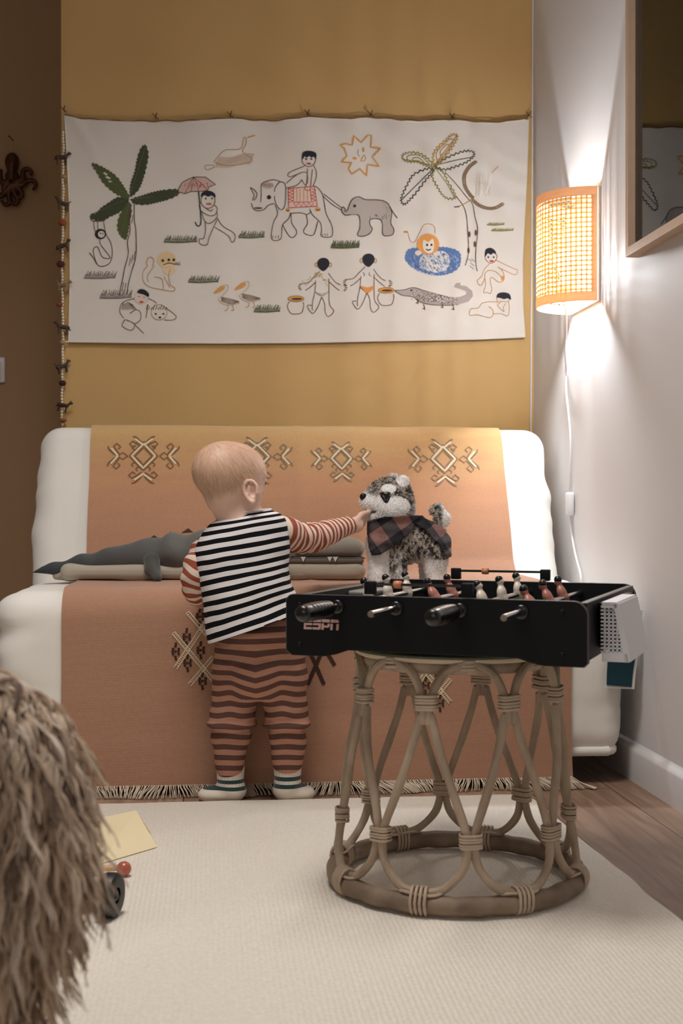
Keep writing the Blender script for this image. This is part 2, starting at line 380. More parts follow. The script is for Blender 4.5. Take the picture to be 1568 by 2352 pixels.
def wr_back(p, nn):
    e = max(0, abs(p.x)-W/2+0.11)/0.11; ang = p.z*26+2.0*noise.noise((p.x*8, 0, p.z*8))
    return e*e*(0.006*math.sin(ang)*math.sin(p.z*9+p.x)+0.006*noise.noise((p.x*9, p.y*9, p.z*22)))+0.002*noise.noise((p.x*5, p.y*5, p.z*5))
cushion('back_cushion', bc-Vector((0, 3.15, 0)), (W, BT, BL+0.06), 0.06, Rt, wr_back, sofa)
MB().tube(crom([(-W/2+0.012, YF-3.15+0.30, 0.076), (-W/2+0.014, YF-3.15+0.06, 0.076), (-W/2+0.05, YF-3.15+0.018, 0.076), (-W/2+0.10, YF-3.15+0.016, 0.076), (0, YF-3.15+0.016, 0.076), (W/2-0.10, YF-3.15+0.016, 0.076), (W/2-0.055, YF-3.15+0.018, 0.076), (W/2-0.022, YF-3.15+0.06, 0.076), (W/2-0.020, YF-3.15+0.30, 0.076)], 8), 0.0125, 10).build('hem_roll', m_sofa, sofa)
MB().tube([(-W/2+0.04, YF-3.15+0.075, 0.068), (W/2-0.04, YF-3.15+0.075, 0.068)], 0.012, 8).build('frame_rail', m_dark, sofa)
for x in (-W/2+0.12, W/2-0.16):
    for y in (0.10, 0.52): MB().tube([(x, YF-3.15+y, 0.10), (x, YF-3.15+y, 0)], 0.014, 12).build('leg', m_dark, sofa)
MB().tube([(-W/2+0.1, 0.50, 0.25), (-W/2+0.1, 0.50, 0.60)], 0.012, 8).build('back_bracket', m_dark, sofa)
MB().tube([(W/2-0.1, 0.50, 0.25), (W/2-0.1, 0.50, 0.60)], 0.012, 8).build('back_bracket', m_dark, sofa)

# ---- throw: profile in the Y-Z plane
G = 0.006
def bp(t, n_): q = BB+dd*t+dn*n_; return (q.y, q.z)
r_ = 0.06; Lt = BL
pr = [bp(Lt-0.16, BT+G), bp(Lt-r_, BT+G)]
for k in range(1, 8): a = PI/2*k/8; pr.append(bp(Lt-r_+(r_+G)*math.sin(a), BT-r_+(r_+G)*math.cos(a)))
pr.append(bp(Lt+G, BT-r_)); pr.append(bp(Lt+G, r_))
for k in range(1, 8): a = PI/2*k/8; pr.append(bp(Lt-r_+(r_+G)*math.cos(a), r_-(r_+G)*math.sin(a)))
for t in (0.40, 0.3, 0.2, 0.1, 0.045): pr.append(bp(t, -G))
pr += [(3.405, SEAT+0.010), (3.37, SEAT+G+0.001), (3.2, SEAT+G), (3.0, SEAT+G), (YF+0.062, SEAT+G)]
for k in range(1, 8): a = PI/2*k/8; pr.append((YF+0.062-(0.062+G)*math.sin(a), SEAT-0.062+(0.062+G)*math.cos(a)))
pr += [(YF-G, 0.36), (YF-G, 0.25), (YF-G-0.001, 0.14), (YF-G-0.003, 0.06), (YF-G-0.006, 0.022)]
pr = [Vector((0, a, c)) for a, c in pr]; cum = [0]
for i in range(1, len(pr)): cum.append(cum[-1]+(pr[i]-pr[i-1]).length)
TL = cum[-1]
def T(X, s, off=0.0):
    s = max(0, min(TL-1e-6, s)); i = int(np.searchsorted(cum, s, side='right'))-1; t = (s-cum[i])/(cum[i+1]-cum[i]); p = pr[i].lerp(pr[i+1], t)
    d = (pr[min(i+2, len(pr)-1)]-pr[max(i-1, 0)]).normalized(); nn = Vector((0, -d.z, d.y)) ; nn = -nn if nn.dot(Vector((0, -1, 0.6))) < 0 else nn
    z = 0.0022*noise.noise((X*7, s*4, 2))+0.0012*noise.noise((X*3, s*22, 8))+0.004*math.exp(-((X-0.245)/0.012)**2)*0.5
    if s > TL-0.45: z += 0.004*math.sin(X*9)*(s-TL+0.45)
    return Vector((X, p.y, p.z))+nn*(z+0.0015+off)
S_seat = next(cum[i] for i in range(len(pr)) if abs(pr[i].y-3.37) < 1e-6); S_front = TL-0.36
TX0, TX1 = -0.318, 0.812
m_thr = bpy.data.materials.new('wool_light_gradient'); m_thr.use_nodes = True; nt = m_thr.node_tree; b = nt.nodes['Principled BSDF']; b.inputs['Roughness'].default_value = 0.95; b.inputs['Sheen Weight'].default_value = 0.25
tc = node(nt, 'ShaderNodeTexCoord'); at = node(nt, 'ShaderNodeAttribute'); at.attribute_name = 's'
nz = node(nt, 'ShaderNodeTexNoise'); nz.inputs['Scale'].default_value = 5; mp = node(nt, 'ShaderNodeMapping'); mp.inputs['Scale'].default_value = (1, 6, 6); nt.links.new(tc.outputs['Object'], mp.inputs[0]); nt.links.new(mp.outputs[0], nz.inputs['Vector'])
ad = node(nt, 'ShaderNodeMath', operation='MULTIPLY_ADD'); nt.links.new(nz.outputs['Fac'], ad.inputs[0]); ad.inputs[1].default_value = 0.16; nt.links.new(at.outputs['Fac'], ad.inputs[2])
rp = node(nt, 'ShaderNodeValToRGB'); e = rp.color_ramp.elements; e[0].position = 0.30; e[0].color = lin((212, 178, 116)); e[1].position = 0.55; e[1].color = lin((200, 150, 114))  # wool's yellow-to-orange run; partly light and shade put into the colour
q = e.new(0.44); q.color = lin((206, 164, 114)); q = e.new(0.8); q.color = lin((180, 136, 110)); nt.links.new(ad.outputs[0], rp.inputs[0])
n2 = node(nt, 'ShaderNodeTexNoise'); n2.inputs['Scale'].default_value = 130; n2.inputs['Detail'].default_value = 4; nt.links.new(tc.outputs['Object'], n2.inputs['Vector'])
r2 = node(nt, 'ShaderNodeValToRGB'); r2.color_ramp.elements[0].color = (0.86, 0.84, 0.82, 1); r2.color_ramp.elements[1].color = (1, 1, 1, 1); nt.links.new(n2.outputs['Fac'], r2.inputs[0])
mx = node(nt, 'ShaderNodeMix', data_type='RGBA', blend_type='MULTIPLY'); mx.inputs[0].default_value = 1; nt.links.new(rp.outputs[0], mx.inputs[6]); nt.links.new(r2.outputs[0], mx.inputs[7]); nt.links.new(mx.outputs[2], b.inputs['Base Color'])
weave(m_thr, 0, 0, 130, 0.25, 0.0015, 240)
m_cream = M('cream_thread', (226, 208, 176), 0.95); m_brn = M('brown_thread', (128, 92, 60), 0.95); m_drk = M('dark_brown_thread', (66, 42, 34), 0.95); m_grey = M('grey_taupe_thread', (140, 118, 94), 0.95)
mb = MB(); NX, NS = 90, 150; sv = []
for i in range(NS+1):
    s = TL*i/NS
    for j in range(NX+1):
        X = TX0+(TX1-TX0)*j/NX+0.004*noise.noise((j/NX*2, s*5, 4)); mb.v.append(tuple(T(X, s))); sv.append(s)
for i in range(NS):
    for j in range(NX): a = i*(NX+1)+j; mb.f.append((a, a+NX+1, a+NX+2, a+1)); mb.m.append(0)
# woven motifs as raised thread on the throw
def ts(X0, s0, pts, w, mi, off=0.0016, closed=False):
    P = [Vector((X0+p[0], s0-p[1], 0)) for p in pts]; 
    if closed: P.append(P[0])
    out = []
    for i in range(len(P)-1):
        k = max(1, int((P[i+1]-P[i]).length/0.01)); out += [P[i].lerp(P[i+1], t/k) for t in range(k)]
    out.append(P[-1]); v = []
    for i, p in enumerate(out):
        t = (out[min(i+1, len(out)-1)]-out[max(i-1, 0)]).normalized(); nn = Vector((-t.y, t.x, 0))*w/2
        for sg in (1, -1): q = p+nn*sg; v.append(T(q.x, q.y, off)); sv.append(q.y)
    mb.add(v, [(2*i, 2*i+1, 2*i+3, 2*i+2) for i in range(len(out)-1)], mi)
def motif(X0, s0, k, A, B):
    d = 0.030*k
    for sx, sy in ((1, 0), (-1, 0), (0, 1), (0, -1)):                 # four hooked arms
        def R(p): x, y = p; return (x*sx-y*sy, x*sy+y*sx) if sx else (-y*sy, x*sy)
        L = [((0.040 if sx else 0.030)*k+x*k, y*k) for x, y in ((0, 0), (0.012, 0.010), (0.024, 0), (0.012, -0.010))]
        if sx: ts(X0, s0, [R(p) for p in L], 0.003, B, closed=True)
        bx = (0.064 if sx else (0.050 if sy < 0 else 0.030))*k
        for g in (1, -1):
            ts(X0, s0, [R((bx, 0)), R((bx+0.018*k, g*0.022*k))], 0.0055, A, 0.0022)
            ts(X0, s0, [R((bx-0.004*k, g*0.004*k)), R((bx+0.012*k, g*0.028*k)), R((bx+0.004*k, g*0.036*k)), R((bx-0.006*k, g*0.026*k)), R((bx+0.0*k, g*0.020*k))], 0.0036, B)
            ts(X0, s0, [R((bx+0.008*k, g*0.004*k)), R((bx+0.024*k, g*0.020*k)), R((bx+0.026*k, g*0.028*k))], 0.0036, B)
    D = [(d, 0), (0, d*1.15), (-d, 0), (0, -d*1.15)]
    ts(X0, s0, D, 0.0055, A, 0.002, True); ts(X0, s0, [(x*1.2, y*1.2) for x, y in D], 0.003, B, closed=True); ts(X0, s0, [(x*0.72, y*0.72) for x, y in D], 0.004, B, closed=True)
    for sx in (1, -1):
        for sy in (1, -1):
            for t in (0.3, 0.6):
                p = (sx*d*1.2*t, sy*d*1.38*(1-t)); ts(X0, s0, [p, (p[0]+sx*0.008*k, p[1]+sy*0.007*k), (p[0]+sx*0.004*k, p[1]+sy*0.013*k)], 0.0034, B)
def s_on_back(py):                                                    # arc length where the row py meets the back's face
    best = None
    for i in range(400):
        s = TL*0.5*i/400; p = T(0.2, s); zc = p.dot(Fv); yy = HZ-(p.z-CH)*FPX/zc
        if s > 0.2 and (best is None or abs(yy-py) < best[0]): best = (abs(yy-py), s)
    return best[1]
sb = s_on_back(1050)
for px_, k_, A, B in ((328, 1.0, 1, 2), (592, 1.0, 1, 4), (787, 0.86, 1, 4), (1024, 1.02, 1, 1)):
    X0 = onY(px_, 1050, 3.52).x; motif(X0, sb+(0.005 if px_ > 700 else 0), k_*1.06, A, B if B != 1 else 4)
def lattice(px_, py_, dark):
    p = onY(px_, py_, YF); X0 = p.x; s0 = TL-(p.z-0.022); U = 1/1050.0
    cv = lambda q: ((q[0]-445)*U, (1488-q[1])*U)
    if dark:
        for l in (((705, 1482), (743, 1572)), ((745, 1478), (705, 1572)), ((740, 1480), (768, 1528))): ts(X0, s0, [((q[0]-735)*U, (1520-q[1])*U) for q in l], 0.0085, 3)
        return
    for a_, c_ in (((399, 1452), (489, 1562)), ((478, 1420), (403, 1533)), ((431, 1406), (484, 1467)), ((489, 1508), (435, 1572))):
        p1, p2 = cv(a_), cv(c_); dx, dy = (p2[0]-p1[0]), (p2[1]-p1[1]); L = math.hypot(dx, dy); nx_, ny_ = -dy/L*0.0038, dx/L*0.0038
        for g in (1, -1): ts(X0, s0, [(p1[0]+g*nx_, p1[1]+g*ny_), (p2[0]+g*nx_, p2[1]+g*ny_)], 0.0022, 1)
        for t in range(int(L/0.0045)):
            t = t*0.0045/L; c = (p1[0]+dx*t, p1[1]+dy*t); ts(X0, s0, [(c[0]+nx_, c[1]+ny_), (c[0]-nx_, c[1]-ny_)], 0.0017, 1)
    for f_ in ((458, 1416), (428, 1462), (403, 1495), (460, 1493), (430, 1522), (464, 1564)):
        cx, cy = cv(f_)
        for i in range(-3, 4):
            for j in range(-1, 2):
                if abs(i)+abs(j)*1.3 <= 3.2 and not (i in (-1, 1) and j == 0): ts(X0, s0, [(cx+j*0.0062-0.0026+0.001*(i % 2), cy+i*0.0056), (cx+j*0.0062+0.0026+0.001*(i % 2), cy+i*0.0056)], 0.0050, 3)
lattice(445, 1488, False); lattice(735, 1520, True); lattice(990, 1540, False)
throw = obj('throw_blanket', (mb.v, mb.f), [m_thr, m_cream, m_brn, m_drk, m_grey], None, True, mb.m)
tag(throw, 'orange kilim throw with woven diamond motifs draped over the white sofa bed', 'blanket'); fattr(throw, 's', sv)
fr = MB()                                                             # knotted fringe
for i in range(420):
    t = i/420; X = TX0+0.002+(TX1-TX0-0.004)*t+rng.uniform(-0.002, 0.002); p = T(X, TL-0.002); g = 0.5+0.5*math.sin(X*26+math.sin(X*11)*2); sw = 0.035*math.sin(X*17+1)*g+0.012+rng.normal(0, 0.004)
    L = 0.042*rng.uniform(0.8, 1.15); z1 = max(0.003, p.z-0.006)
    pts = crom([p, p+Vector((sw*0.2, -0.010, -0.005)), Vector((p.x+sw*0.6, p.y-0.018-0.01*g, max(0.0035, p.z-0.010))), Vector((p.x+sw, p.y-0.020-L*0.35*g, 0.0025))], 3)
    fr.tube(pts, [0.0010]*(len(pts)-1)+[0.0006], 4, caps=False)
tag(fr.build('fringe', M('fringe_cotton', (205, 190, 168), 0.95), throw), kind='stuff')
# tassel lying on the floor at the right corner
tp = onZ(1325, 1836); tt = MB()
for i in range(14):
    a = rng.uniform(-0.5, 0.5); tt.tube(crom([T(TX1-0.003, TL-0.003), T(TX1-0.003, TL-0.003)+Vector((0.012, -0.012, -0.008)), Vector((TX1+0.02, YF-0.03+a*0.006, 0.010+0.004*abs(a))), Vector((TX1+0.045+0.01*a, YF-0.045+a*0.012, 0.003))], 4), 0.0016, 4)
tt.build('corner_tassel', MC['fringe_cotton'], throw)
# dark green label strap at the sofa's right front
lab = thing('fabric_tag', 'dark teal cloth strip with white border hanging on the sofa corner by the wall', 'cloth', (0.90, YF-0.01, 0.17))
def sheet(name, pts2, off, m, par, y):                               # thin closed sheet from its four corners
    bm = MB(); n = 14; 
    for side in (0, 1):
        for i in range(n+1):
            for j in range(2): l = pts2[0].lerp(pts2[3], i/n); r = pts2[1].lerp(pts2[2], i/n); p = l.lerp(r, j); bm.v.append((p.x, y-off-side*0.0012+0.002*math.sin(i*0.7), p.z))
    for i in range(n):
        a = 2*i; c = 2*(n+1)
        bm.f += [(a, a+1, a+3, a+2), (c+a, c+a+2, c+a+3, c+a+1), (a, a+2, c+a+2, c+a), (a+1, c+a+1, c+a+3, a+3)]; bm.m += [0]*4
    bm.f += [(0, c, c+1, 1), (2*n, 2*n+1, c+2*n+1, c+2*n)]; bm.m += [0, 0]; return bm.build(name, m, par)
l0 = lab.location; Yt = YF-0.014
q = [onY(a, c, Yt)-l0 for a, c in ((1399, 1402), (1476, 1402), (1456, 1583), (1388, 1580))]
sheet('border', q, 0.0, M('white_felt', (214, 212, 206), 0.95), lab, Yt-l0.y)
q = [onY(a, c, Yt)-l0 for a, c in ((1402, 1406), (1470, 1406), (1449, 1578), (1392, 1573))]
sheet('cloth_panel', q, 0.002, M('teal_felt', (14, 54, 66), 0.95, bump=(300, 0.3)), lab, Yt-l0.y)

# ================================================================ TAPESTRY
YT = YB-0.012
def up(top): return [(x, y) for x, y in top]
TOP = [(148, 267), (200, 276), (270, 281), (350, 281), (440, 280), (530, 274), (620, 281), (708, 271), (780, 275), (850, 272), (960, 281), (1037, 277), (1120, 284), (1175, 280), (1213, 275)]
BOT = [(157, 785), (300, 787), (500, 788), (700, 787), (880, 783), (1100, 779), (1206, 774)]
LEF = [(267, 148), (350, 153), (500, 160), (640, 160), (785, 157)]
RIG = [(275, 1214), (400, 1210), (500, 1205), (600, 1200), (700, 1201), (774, 1206)]
def ip(tab, x): return float(np.interp(x, [a for a, _ in tab], [c for _, c in tab]))
def cloth_y(p):                                                       # gentle folds hanging from the pins
    a = onY(p[0], p[1], YT); f = 0.0035*math.sin(p[0]/38.0+math.sin(p[1]/200.0))*max(0.25, 1-(p[1]-270)/500)+0.002*noise.noise((p[0]/60, p[1]/90, 3))
    f += 0.004*math.exp(-((p[0]-175-(p[1]-280)*0.55)/16)**2)*max(0, 1-(p[1]-280)/170)
    return YT-0.004-f
def TP(px, py, off=0.0): y = cloth_y((px, py)); return onY(px, py, y-off) if off == 0 else onY(px, py, y)+Vector((0, -off, 0))
m_linen = M('natural_linen', (226, 219, 210), 0.95, var=(6, 0.3), c2=(232, 226, 218)); weave(m_linen, 150, 0, 150, 0.35, 0.001, 300)
tp_mats = [m_linen]; tp_idx = {}
def tcol(c):
    if c not in tp_idx: tp_idx[c] = len(tp_mats); tp_mats.append(M('thread_%d_%d_%d' % c, c, 0.9))
    return tp_idx[c]
tb = MB(); nx_, ny_ = 170, 80
for i in range(ny_+1):
    for j in range(nx_+1):
        u, v_ = j/nx_, i/ny_; x = 148+u*1066; ya, yb = ip(TOP, x), ip(BOT, x); y = ya+(yb-ya)*v_; xl, xr = ip(LEF, y), ip(RIG, y); x = xl+(xr-xl)*u; tb.v.append(tuple(TP(x, y)))
for i in range(ny_):
    for j in range(nx_): a = i*(nx_+1)+j; tb.f.append((a, a+nx_+1, a+nx_+2, a+1)); tb.m.append(0)
R1 = lambda p: (130+p[0]/2.851, 240+p[1]/2.851)
R2 = lambda p: (560+p[0]/4.126, 240+p[1]/4.126)
R3 = lambda p: (880+p[0]/4.2, 240+p[1]/4.2)
def st(R, c, w, pts, smooth=True, off=0.0015, closed=False):
    P = [Vector((*R(p), 0)) for p in pts]
    if smooth and len(P) > 2: P = crom(P, 4, closed)
    if closed: P.append(P[0])
    out = []
    for i in range(len(P)-1):
        k = max(1, int((P[i+1]-P[i]).length/5)); out += [P[i].lerp(P[i+1], t/k) for t in range(k)]
    out.append(P[-1]); v = []
    for i, p in enumerate(out):
        t = out[min(i+1, len(out)-1)]-out[max(i-1, 0)]; t = t.normalized() if t.length > 1e-5 else Vector((1, 0, 0)); n_ = Vector((-t.y, t.x, 0))*w/2*(0.85+0.3*noise.noise((p.x/3, p.y/3, 0)))
        for g in (1, -1): v.append(TP(p.x+n_.x*g, p.y+n_.y*g, off))
    tb.add(v, [(2*i, 2*i+1, 2*i+3, 2*i+2) for i in range(len(out)-1)], tcol(c))
def fill(R, c, pts, smooth=True, off=0.0011, jag=0):
    P = [Vector((*R(p), 0)) for p in pts]
    if smooth: P = crom(P, 4, True)
    if jag:
        out = []
        for i, p in enumerate(P):
            q = P[(i+1) % len(P)]; L = (q-p).length; k = max(1, int(L/3.5)); n_ = Vector((-(q-p).y, (q-p).x, 0)); n_ = n_.normalized() if n_.length > 0 else n_
            for t in range(k): out.append(p.lerp(q, t/k)+n_*(jag if (len(out) % 2) else -jag))
        P = out
    tris = tessellate_polygon([P]); tb.add([TP(p.x, p.y, off) for p in P], [tuple(t) for t in tris], tcol(c))
def oval(c, rx, ry, n=14, a0=0): return [(c[0]+rx*math.cos(2*PI*k/n+a0), c[1]+ry*math.sin(2*PI*k/n+a0)) for k in range(n)]
def off2(pts, dx, dy): return [(x+dx, y+dy) for x, y in pts]
BRN = (120, 84, 58); DBR = (92, 64, 48); BLK = (38, 38, 46); GRN = (84, 92, 56); DGR = (66, 74, 50); OLV = (138, 128, 68); GLD = (214, 158, 86); RED = (196, 84, 62); TAN = (186, 140, 92); GRY = (124, 112, 108)
def grass(R, x0, x1, y, h, c=GRN, w=1.6):
    n = int((x1-x0)/9); st(R, c, 2.4, [(x0, y), ((x0+x1)/2, y+3), (x1, y-6)])
    for i in range(n):
        x = x0+(x1-x0)*(i+0.5)/n; hh = h*(0.55+0.45*abs(math.sin(i*1.9))); st(R, c, w, [(x, y), (x+10+5*math.sin(i), y-hh)], False); st(R, c, w, [(x+4, y), (x+1, y-hh*0.6)], False)
def leaf(R, c, pts, c2=None): fill(R, c, pts, jag=1.3); (st(R, c2, 1.2, [pts[0], pts[len(pts)//2]]) if c2 else None)
# left palm
LF = [[(480, 610), (430, 520), (380, 460), (300, 410), (240, 385), (233, 402), (265, 450), (300, 510), (350, 560), (400, 595), (450, 615)],
      [(480, 600), (485, 520), (512, 440), (530, 350), (555, 285), (585, 268), (603, 330), (592, 400), (575, 470), (545, 550), (500, 600)],
      [(490, 622), (560, 598), (640, 573), (720, 560), (790, 558), (800, 590), (740, 622), (660, 644), (580, 660), (510, 652)],
      [(470, 618), (400, 610), (335, 650), (290, 680), (262, 712), (225, 722), (228, 752), (300, 765), (350, 738), (420, 704), (465, 655)],
      [(480, 640), (440, 680), (408, 740), (398, 810), (418, 860), (452, 888), (468, 850), (480, 770), (492, 700)]]
for i, L in enumerate(LF): leaf(R1, (GRN, DGR, DGR, DGR, GRN)[i], L, (110, 116, 76))
st(R1, DBR, 2.4, [(490, 655), (478, 740), (482, 830), (465, 900), (470, 980), (445, 1080), (430, 1160), (405, 1265)]); st(R1, DBR, 2.4, [(510, 650), (510, 760), (520, 830), (520, 990), (490, 1100), (470, 1180), (462, 1240)])
for x, y in ((480, 760), (492, 780), (475, 1060), (490, 1040), (505, 1020), (430, 1220), (445, 1225)): st(R1, DBR, 1.6, [(x, y), (x+10, y-55)], False)
for g in ((180, 385, 1138, 48, GRY), (702, 920, 903, 45), (1190, 1360, 873, 45), (860, 1058, 1165, 45), (282, 490, 1268, 55, GRY), (1290, 1462, 1358, 48)): grass(R1, *g)
grass(R2, 822, 1090, 1362, 75); grass(R3, 995, 1165, 1165, 26, OLV, 1.1); grass(R3, 1038, 1250, 1220, 26, OLV, 1.1)
# child hanging from the leaf
fill(R1, BLK, oval((288, 850), 37, 34)); fill(R1, (224, 214, 204), oval((294, 852), 22, 22), off=0.0019); fill(R1, BLK, oval((288, 846), 4, 5), off=0.0024); fill(R1, BLK, oval((304, 848), 4, 5), off=0.0024)
for P in ([(245, 765), (248, 810), (262, 850)], [(270, 765), (272, 825)], [(308, 765), (325, 850), (355, 905), (366, 970), (352, 1035), (305, 1062), (268, 1050), (245, 1010), (215, 972)], [(285, 885), (290, 920), (340, 985), (350, 1010), (300, 1000), (270, 935), (242, 950), (250, 1005), (268, 1050)], [(222, 745), (240, 765), (310, 762), (300, 740)]): st(R1, DBR, 2.0, P)
# child with umbrella
UM = [(790, 572), (825, 512), (895, 478), (975, 478), (1042, 527), (1000, 540), (990, 565), (930, 572), (880, 572), (840, 587)]
fill(R1, (206, 176, 166), UM, False); st(R1, DBR, 1.8, UM, False, closed=True)
for q in ((840, 587), (880, 572), (930, 572), (990, 565)): st(R1, DBR, 1.3, [(895, 478), ((895+q[0])/2+6, 520), q])
for i in range(26): x = 820+rng.uniform(0, 180); st(R1, RED, 1.2, [(x, 500+rng.uniform(10, 55)), (x+5, 500+rng.uniform(10, 55))], False)
st(R1, BLK, 3.0, [(930, 572), (940, 680), (946, 760), (940, 792), (920, 796), (908, 770)])
st(R1, BRN, 2, oval((992, 632), 46, 50), closed=True); fill(R1, BLK, [(945, 608), (955, 578), (1000, 568), (1035, 585), (1040, 612), (1015, 598), (992, 606), (970, 596)], off=0.0019)
for x in (978, 1018): fill(R1, BLK, oval((x, 618), 5, 6), off=0.0019)
fill(R1, RED, oval((998, 654), 18, 6), off=0.0019)
for P in ([(945, 640), (935, 665), (948, 700), (1000, 730), (1040, 722), (1052, 680), (1030, 660)], [(948, 700), (968, 760), (1000, 782), (1050, 742), (1048, 700)], [(972, 762), (975, 830), (962, 880), (935, 882), (940, 915), (985, 920), (1000, 870), (1052, 755)], [(1052, 745), (1090, 800), (1162, 845), (1166, 890), (1145, 902), (1125, 862), (1035, 805)], [(975, 680), (1010, 700), (1025, 685)]): st(R1, BRN, 2.0, P)
# gliding bird
st(R1, TAN, 1.6, [(1030, 380), (1070, 330), (1110, 300), (1190, 298), (1216, 275), (1225, 225), (1240, 222), (1240, 262), (1218, 310), (1272, 352), (1280, 375)]); st(R1, GLD, 3, [(1250, 220), (1300, 205)], False)
for i in range(22): x = 1045+i*10.5; y = 392+10*math.sin(i/3.5)-i*0.6; st(R1, TAN, 1.1, [(x+28, y-50), (x, y)], False); st(R1, TAN, 1.1, [(x, y), (x+4, y+22)], False)
st(R1, TAN, 1.8, [(1040, 385), (1110, 402), (1200, 396), (1280, 375)]); st(R1, TAN, 1.6, [(1035, 402), (975, 402), (985, 432), (1040, 410)])
# sitting lion
fill(R1, (226, 200, 156), oval((722, 1020), 62, 55)); fill(R1, (232, 208, 170), oval((735, 1082), 40, 35))
for P in ([(630, 1060), (636, 1015), (605, 1002), (588, 1040), (595, 1060), (570, 1090), (566, 1150), (600, 1192), (680, 1212), (760, 1224), (775, 1205), (745, 1180), (735, 1120), (745, 1080)], [(600, 1165), (598, 1120), (640, 1060)], [(640, 1130), (690, 1145), (700, 1210)], [(705, 1130), (742, 1200)]): st(R1, TAN, 1.8, P)
for x in (735, 768): fill(R1, BLK, oval((x, 1019), 8, 9), off=0.002)
st(R1, DBR, 2.2, [(700, 1052), (735, 1040), (775, 1048)]); fill(R1, DBR, oval((696, 1024), 9, 10), off=0.002)
for dy in (0, 10, 18): st(R1, DBR, 1.0, [(775, 1040+dy/2), (812, 1042+dy-8)], False)
# pelicans
for dx, dy in ((0, 0), (137, -22)):
    fill(R1, GLD, off2([(1092, 1182), (1052, 1208), (1026, 1240), (1060, 1232), (1100, 1208)], dx, dy)); st(R1, (214, 196, 168), 3, off2([(1085, 1190), (1118, 1182), (1122, 1215), (1085, 1255), (1062, 1275), (1090, 1305), (1145, 1315), (1196, 1295)], dx, dy))
    for k in range(5): st(R1, BRN, 1.3, off2([(1078, 1262+k*6), (1115, 1270+k*8), (1150, 1278+k*8), (1196, 1292+k*2)], dx, dy))
    st(R1, TAN, 1.5, off2([(1125, 1312), (1118, 1345), (1098, 1352)], dx, dy)); st(R1, TAN, 1.5, off2([(1150, 1312), (1160, 1345), (1142, 1352)], dx, dy))
# tiger with resting child
fill(R1, (222, 206, 194), oval((555, 1268), 44, 40), off=0.0016); fill(R1, BLK, [(528, 1232), (545, 1212), (575, 1214), (604, 1238), (602, 1262), (570, 1246), (545, 1240)], off=0.0021); fill(R1, RED, oval((556, 1295), 15, 7), off=0.0021)
st(R1, BRN, 1.3, [(530, 1258), (550, 1260)], False); st(R1, BRN, 1.3, [(565, 1262), (585, 1264)], False)
for P in ([(520, 1270), (460, 1285), (425, 1310), (415, 1360), (440, 1400)], [(600, 1270), (640, 1290), (655, 1305)], [(480, 1370), (520, 1345), (548, 1360), (550, 1410), (510, 1440)], [(450, 1408), (430, 1450), (488, 1480), (512, 1440), (455, 1410)], [(510, 1440), (572, 1500)], [(600, 1310), (585, 1400)], [(712, 1330), (782, 1385), (762, 1412), (705, 1412)]): st(R1, BRN, 1.9, P)
st(R1, TAN, 1.6, oval((672, 1362), 52, 50), closed=True)
for i in range(9): a = i*0.35; st(R1, DBR, 1.6, [(435+i*7, 1300+6*math.sin(i)), (428+i*12, 1345)], False); st(R1, DBR, 1.5, [(595+i*16, 1312+(i % 3)*8), (588+i*15, 1345)], False)
for x in (650, 700): fill(R1, BLK, oval((x, 1372), 7, 5), off=0.002)
fill(R1, BLK, oval((677, 1396), 9, 6), off=0.002)
# elephant with rider
EL = [[(62, 790), (100, 815), (125, 850), (115, 888), (95, 912)], [(62, 790), (82, 830), (98, 865), (80, 912)], [(72, 938), (90, 990), (130, 1010), (190, 1000), (232, 958), (290, 942)], [(160, 930), (165, 850), (168, 760), (220, 730), (290, 718), (350, 738)], [(290, 830), (300, 785), (345, 738), (392, 765), (396, 880), (386, 970), (350, 1000), (312, 960), (292, 900), (290, 870)], [(295, 950), (320, 1040), (278, 1130), (264, 1278), (350, 1275), (365, 1150), (420, 1090), (446, 1030)], [(372, 1150), (405, 1215), (450, 1265), (492, 1240), (497, 1195), (455, 1130), (447, 1040)], [(436, 1035), (540, 1030), (600, 1045), (640, 1015)], [(590, 1045), (602, 1130), (568, 1190), (575, 1225), (640, 1245), (672, 1215), (700, 1110)], [(622, 990), (650, 1050), (722, 1120), (736, 1190), (735, 1252), (822, 1258), (842, 1210), (825, 1130), (780, 1040), (760, 930), (742, 850), (700, 795), (665, 775)], [(745, 865), (830, 945), (920, 1002)], [(755, 850), (850, 925), (925, 982)]]
for P in EL: st(R2, DBR, 2.0, P)
fill(R2, BLK, oval((238, 882), 20, 20)); fill(R2, (110, 92, 88), oval((135, 985), 40, 10)); fill(R2, (200, 180, 172), oval((225, 770), 52, 32))
for i in range(16): x = 180+i*6; st(R2, GRY, 1.0, [(x, 760+10*math.sin(i*2)), (x+5, 775+14*math.sin(i*3))], False)
for i in range(3): st(R2, BRN, 1.5, [(275+i*26, 1245), (275+i*26, 1272)], False); st(R2, BRN, 1.5, [(745+i*22, 1225), (748+i*22, 1250)], False)
SD = [(420, 800), (425, 982), (695, 968), (668, 780)]; fill(R2, (226, 200, 190), SD, False); st(R2, RED, 2.2, SD, False, closed=True); st(R2, RED, 2, [(468, 798), (470, 930), (640, 928), (628, 790)], False)
for i in range(8): st(R2, RED, 1.6, [(425+(i % 2)*40, 805+i*16), (425+((i+1) % 2)*40, 821+i*16)], False); st(R2, RED, 1.6, [(640+(i % 2)*42, 800+i*16), (640+((i+1) % 2)*42, 816+i*16)], False); st(R2, RED, 1.6, [(470+i*24, 935+(i % 2)*36), (494+i*24, 935+((i+1) % 2)*36)], False)
for x in (500, 530, 565, 600): st(R2, GLD, 2.2, [(x, 800), (x+2, 925)], False)
